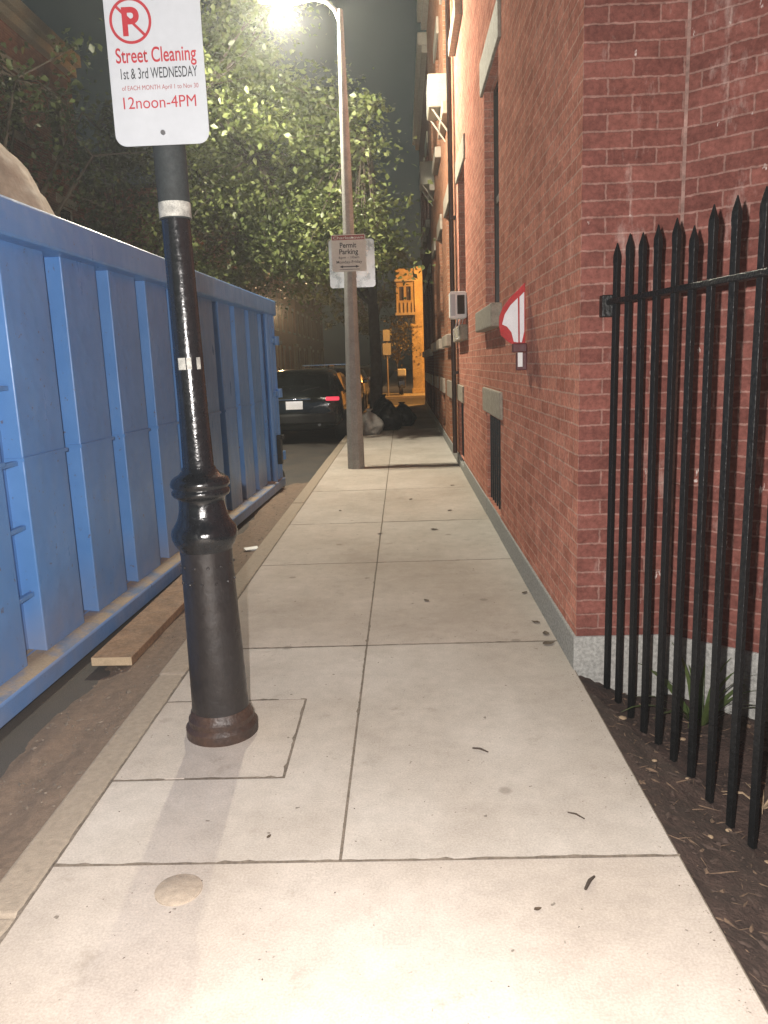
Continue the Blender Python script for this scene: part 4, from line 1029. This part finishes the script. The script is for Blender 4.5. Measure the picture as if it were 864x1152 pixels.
rl = thing('street_lamp', (-7.25, 43.0, 0), 'added short post top lamp brightening the far row houses, hidden by the dumpster', 'street lamp')  # unseen lamp, added to brighten the houses across the road
b = MB(); b.tube([(-7.25, 43, -.1), (-7.25, 43, 3.9)], [.08, .05], 12); b.build('pole', M['post'], rl, smooth=True)
b = MB(); b.lathe([(.09, 3.9), (.17, 4.25), (.17, 4.3)], (-7.25, 43, 0), 8); b.build('lens', M['sodium_glow'], rl)
b = MB(); b.lathe([(.20, 4.302), (.10, 4.42), (.02, 4.5)], (-7.25, 43, 0), 8); b.build('lantern_cap', M['post'], rl)

# ------------------------------------------------------------------ small things on the ground
GL = 'dead leaves and twigs on the pavement'
def flat_leaf(x, y, z, l, rz, label, seed, curl=.3):
    q = random.Random(seed); b = MB(); n = 6; c, s_ = math.cos(rz), math.sin(rz); L_ = []; R_ = []; C_ = []
    for k in range(n + 1):
        t = k / n; w_ = l * .28 * math.sin(PI * t ** .8) * q.uniform(.8, 1.15) + .0005; u = (t - .5) * l; h = .003 + curl * l * .35 * (t - .5) ** 2 * 2
        P = lambda v_, e: (x + c * u - s_ * v_, y + s_ * u + c * v_, z + h + e)
        L_.append(P(w_, curl * w_ * .7)); C_.append(P(0, 0)); R_.append(P(-w_, curl * w_ * .7))
    for k in range(n):
        b.face([C_[k], C_[k + 1], L_[k + 1], L_[k]]); b.face([R_[k], R_[k + 1], C_[k + 1], C_[k]])
    o = b.build('dead_leaf', M['deadleaf'], None, smooth=True); return tag(o, label, 'leaf', GL)
def twig(x, y, l, rz, label, r_=.004, mat='twig'):
    b = MB(); c, s_ = math.cos(rz), math.sin(rz)
    b.tube([(x - c * l / 2, y - s_ * l / 2, r_ + .001), (x, y + .004, r_ + .004), (x + c * l / 2, y + s_ * l / 2, r_ + .001)], [r_ * .7, r_, r_ * .6], 6)
    return tag(b.build('twig', M[mat], None, smooth=True), label, 'twig', GL)
twig(.448, 1.79, .060, .95, 'short dark twig on the nearest slab close to the garden bed', .0055)
flat_leaf(.298, 1.70, .0, .022, .4, 'tiny dark leaf fragment on the nearest slab left of the short twig', 1)
twig(.480, 2.095, .055, -.7, 'thin twig just beyond the nearest cross joint on the right hand slab', .003)
twig(.235, 2.50, .060, -.55, 'curved brown twig in the middle of the second right hand slab', .004)
flat_leaf(-.43, 2.02, .0, .020, 1.2, 'tiny leaf crumb left of the long joint on the second row of slabs', 2)
for i, (x, y, l, a, lb) in enumerate(((.665, 3.52, .07, .4, 'curled brown leaf at the foot of the wall, nearest the granite corner'), (.676, 3.66, .06, 1.5, 'curled brown leaf at the foot of the wall, second from the granite corner'), (.655, 3.83, .055, 2.4, 'small brown leaf at the foot of the wall, third from the granite corner'), (.68, 4.35, .05, .9, 'brown leaf hugging the wall base under the bunting'),
                                   (-.215, 6.05, .05, .3, 'brown leaf lying on the long joint near the middle of the pavement'), (.225, 6.15, .07, -.3, 'longish brown leaf on the right half of the pavement before the barred opening'), (.40, 6.95, .06, .8, 'brown leaf by the barred basement opening'), (.10, 4.25, .05, 2, 'brown leaf in the middle of the pale third slab'),
                                   (.05, 7.6, .06, 1.1, 'brown leaf on the far slab short of the grey post'), (.52, 8.4, .06, .2, 'brown leaf near the wall beyond the white box'), (-.62, 7.1, .05, 1.9, 'brown leaf near the kerb halfway to the grey post'))):
    flat_leaf(x, y, .0, l, a, lb, 20 + i)
def grit(name, n, box, zf, s0, s1, mat, seed, slim=1.0):
    q = random.Random(seed); v = []; f = []
    for k in range(n):
        x = q.uniform(box[0], box[1]); y = box[2] + (box[3] - box[2]) * q.random() ** 1.4; z = zf(x, y); s_ = q.uniform(s0, s1) * q.choice((.6, .8, 1, 1.3)); a = q.uniform(0, PI); i = len(v)
        e = q.uniform(1, 1 + slim)
        for d in ((1, 0, 0), (-1, 0, 0), (0, 1, 0), (0, -1, 0), (.3, .2, .8), (-.2, -.4, .7), (0, 0, -.6)):
            dx, dy = d[0] * s_ * e * q.uniform(.7, 1.2), d[1] * s_ / e * q.uniform(.7, 1.2)
            v.append((x + dx * math.cos(a) - dy * math.sin(a), y + dx * math.sin(a) + dy * math.cos(a), z + d[2] * s_ / e * q.uniform(.6, 1.2)))
        f += [tuple(i + j for j in t) for t in ((0, 2, 4), (2, 1, 4), (1, 5, 4), (1, 3, 5), (3, 0, 5), (0, 4, 5), (2, 0, 6), (1, 2, 6), (3, 1, 6), (0, 3, 6))]
    me = bpy.data.meshes.new(name); me.from_pydata(v, [], f); me.materials.append(mat)
    o = bpy.data.objects.new(name, me); COL.objects.link(o); o['kind'] = 'stuff'
grit('gutter_grit', 900, (-1.60, -1.16, 1.4, 9.0), gz, .003, .011, M['grit'], 3)
grit('soil_crumbs', 1500, (.76, 1.8, 1.2, 3.1), sz, .003, .013, M['clod'], 5)
grit('bark_mulch', 800, (.74, 1.8, 1.2, 3.15), sz, .003, .013, M['mulch'], 7, 4.0)
grit('soil_spill', 420, (.672, .722, .4, 3.2), lambda x, y: .0006, .0007, .0024, M['spill'], 17)
grit('pavement_grit', 520, (-1.0, .70, 1.2, 9.0), lambda x, y: .0014, .0008, .0024, M['clod'], 19)
# round cement cover let into the nearest slab
b = MB(); b.rings([[(-.632 + r_ * math.cos(2 * PI * k / 32), 1.795 + r_ * math.sin(2 * PI * k / 32), z) for k in range(32)] for r_, z in ((.062, -.01), (.062, .004), (.059, .0055))])
tag(b.build('cover_cap', M['patch'], None, smooth=True), 'round tan cover cap set in the nearest pavement slab', 'cover')

# garden bed plants
pt = thing('strap_leaf_plant', (1.16, 2.93, -.12), 'clump of green strap leaves at the slanted brick bay behind the fence', 'plant')
q = random.Random(4)
for k in range(22):
    a = q.uniform(0, 2 * PI); l = q.uniform(.22, .40); e = q.uniform(.55, 1.35); b = MB(); pL = []; pR = []; w0 = .011
    if k < 6: e = q.uniform(1.15, 1.45)
    x, y, z = 1.16 + .03 * math.cos(a), 2.93 + .03 * math.sin(a), -.125
    for s_ in range(8):
        t = s_ / 7; w_ = w0 * (1 - t ** 2.2) + .0008
        pL.append((x - math.sin(a) * w_, y + math.cos(a) * w_, z)); pR.append((x + math.sin(a) * w_, y - math.cos(a) * w_, z))
        ee = e - t * t * 1.15; x += math.cos(a) * math.cos(ee) * l / 7; y += math.sin(a) * math.cos(ee) * l / 7; z += math.sin(ee) * l / 7
    for s_ in range(7): b.face([pL[s_], pR[s_], pR[s_ + 1], pL[s_ + 1]])
    b.build('leaf_blade', M['blade'], pt, smooth=True)
tf = thing('dead_plant', (1.13, 2.30, -.12), 'withered straw coloured plant lying on the soil behind the fence', 'plant')
for k in range(14):
    a = q.uniform(0, 2 * PI); l = q.uniform(.05, .13); b = MB(); z0 = -.115
    b.tube([(1.13, 2.30, z0), (1.13 + .5 * l * math.cos(a), 2.30 + .5 * l * math.sin(a), z0 + q.uniform(.02, .05)), (1.13 + l * math.cos(a), 2.30 + l * math.sin(a), z0 + q.uniform(.0, .03))], [.003, .0025, .001], 5)
    b.build('dry_stalk', M['straw'], tf)
lit = [(.93, 2.42), (1.03, 2.05), (.98, 2.2), (.86, 2.55), (1.1, 2.62), (1.0, 1.9), (.92, 1.75), (1.2, 2.45), (.83, 2.85), (1.05, 2.8), (1.12, 2.1), (.88, 2.1)]
lab = ['beside the first joint', 'under the last visible picket', 'between the middle pickets', 'near the pavement edge', 'behind the withered plant', 'close to the camera end of the bed', 'at the near end of the bed', 'against the slanted bay', 'below the wall bracket', 'under the strap leaf clump', 'next to the withered plant', 'on the open soil before the pickets']
for i, (x, y) in enumerate(lit):
    z = sz(x, y); bm = bmesh.new(); bmesh.ops.create_icosphere(bm, subdivisions=2, radius=1); s_ = q.uniform(.006, .014)
    for v in bm.verts: v.co = Vector((x + v.co.x * s_ * 1.3, y + v.co.y * s_, z + .004 + v.co.z * s_ * .55)) * (1)
    o = build_bm(bm, 'wood_chip', M['straw']); tag(o, 'pale wood chip on the soil ' + lab[i], 'wood chip', 'wood chips on the garden soil')

# ------------------------------------------------------------------ light
def lamp(name, typ, loc, energy, col, **kw):
    l = bpy.data.lights.new(name, typ); l.energy = energy; l.color = col
    for k, v in kw.items(): setattr(l, k, v)
    o = bpy.data.objects.new(name, l); COL.objects.link(o); o.location = loc; return o
lamp('street_lamp_light', 'POINT', (hx - .03, QY, hz - .16), 1500, (1.0, .93, .74), shadow_soft_size=.07)
lamp('plate_fill_light', 'POINT', (-2.02, 14.22, .86), 1.3, (1.0, .96, .92), shadow_soft_size=.02)  # added light, stands in for flash thrown back by the plate
lamp('house_front_fill', 'POINT', (-6.95, 43.0, 4.3), 700, (1.0, .66, .36), shadow_soft_size=.15)  # added fill for the dark row house fronts
so = lamp('sodium_light', 'POINT', (3.95, 30.7, 5.75), 3300, (1.0, .46, .10), shadow_soft_size=.12)
lamp('phone_flash', 'POINT', (-.10, -.02, 1.42), 560, (1.0, .935, .89), shadow_soft_size=.012)

wd = bpy.data.worlds.new('World'); S.world = wd; wd.use_nodes = True
nt = wd.node_tree; nt.nodes.clear()
sky = nt.nodes.new('ShaderNodeTexSky'); sky.sky_type = 'NISHITA'; sky.sun_disc = False; sky.sun_elevation = R(4); sky.sun_rotation = R(200)
hs = nt.nodes.new('ShaderNodeHueSaturation'); hs.inputs['Saturation'].default_value = .35; nt.links.new(sky.outputs[0], hs.inputs['Color'])
bg = nt.nodes.new('ShaderNodeBackground'); bg.inputs[1].default_value = .009; nt.links.new(mixc(nt, 1.0, hs.outputs[0], (0.72, 1.0, 1.02), 'MULTIPLY'), bg.inputs[0])
wo = nt.nodes.new('ShaderNodeOutputWorld'); nt.links.new(bg.outputs[0], wo.inputs[0])

hz_ = MB(); hz_.bx(-310, 310, -70, 610, -1.3, 11.5)  # added air volume imitating lens glare round the lamp and lifted blacks
hm = bpy.data.materials.new('glare_haze_volume'); hm.use_nodes = True; hn = hm.node_tree; hn.nodes.clear()
ho = hn.nodes.new('ShaderNodeOutputMaterial'); pv = hn.nodes.new('ShaderNodeVolumePrincipled')
pv.inputs['Color'].default_value = (.92, .95, .95, 1); pv.inputs['Density'].default_value = GLARE_HAZE; pv.inputs['Anisotropy'].default_value = .74
hn.links.new(pv.outputs[0], ho.inputs['Volume'])
hzo = hz_.build('glare_haze', hm, None); hzo['kind'] = 'stuff'; hzo.display_type = 'WIRE'

# ------------------------------------------------------------------ camera
cam = bpy.data.cameras.new('camera'); co = bpy.data.objects.new('camera', cam); COL.objects.link(co); S.camera = co
cam.sensor_fit = 'HORIZONTAL'; cam.sensor_width = 36.0; cam.lens = 36.0 * 865.0 / 864.0; cam.clip_start = .02; cam.clip_end = 2000
Rw = ((0.9991321384, -0.0299739642, -0.0289228541), (0.0226914208, -0.1906079349, 0.9814039508), (-0.0349294923, -0.9812085286, -0.1897623618))
m = Matrix([[Rw[i][0], -Rw[i][1], -Rw[i][2]] for i in range(3)])
co.matrix_world = Matrix.Translation((0, 0, 1.35)) @ m.to_4x4()

S.view_settings.view_transform = 'Standard'; S.view_settings.look = 'None'; S.view_settings.gamma = 1; S.view_settings.exposure = 0.15
S.render.engine = 'CYCLES'
S.cycles.max_bounces = 6; S.cycles.sample_clamp_indirect = 4.0
try: S.cycles.use_denoising = True
except Exception: pass
# bookkeeping value used only while building
for o in COL.objects:
    if 'origin' in o: del o['origin']
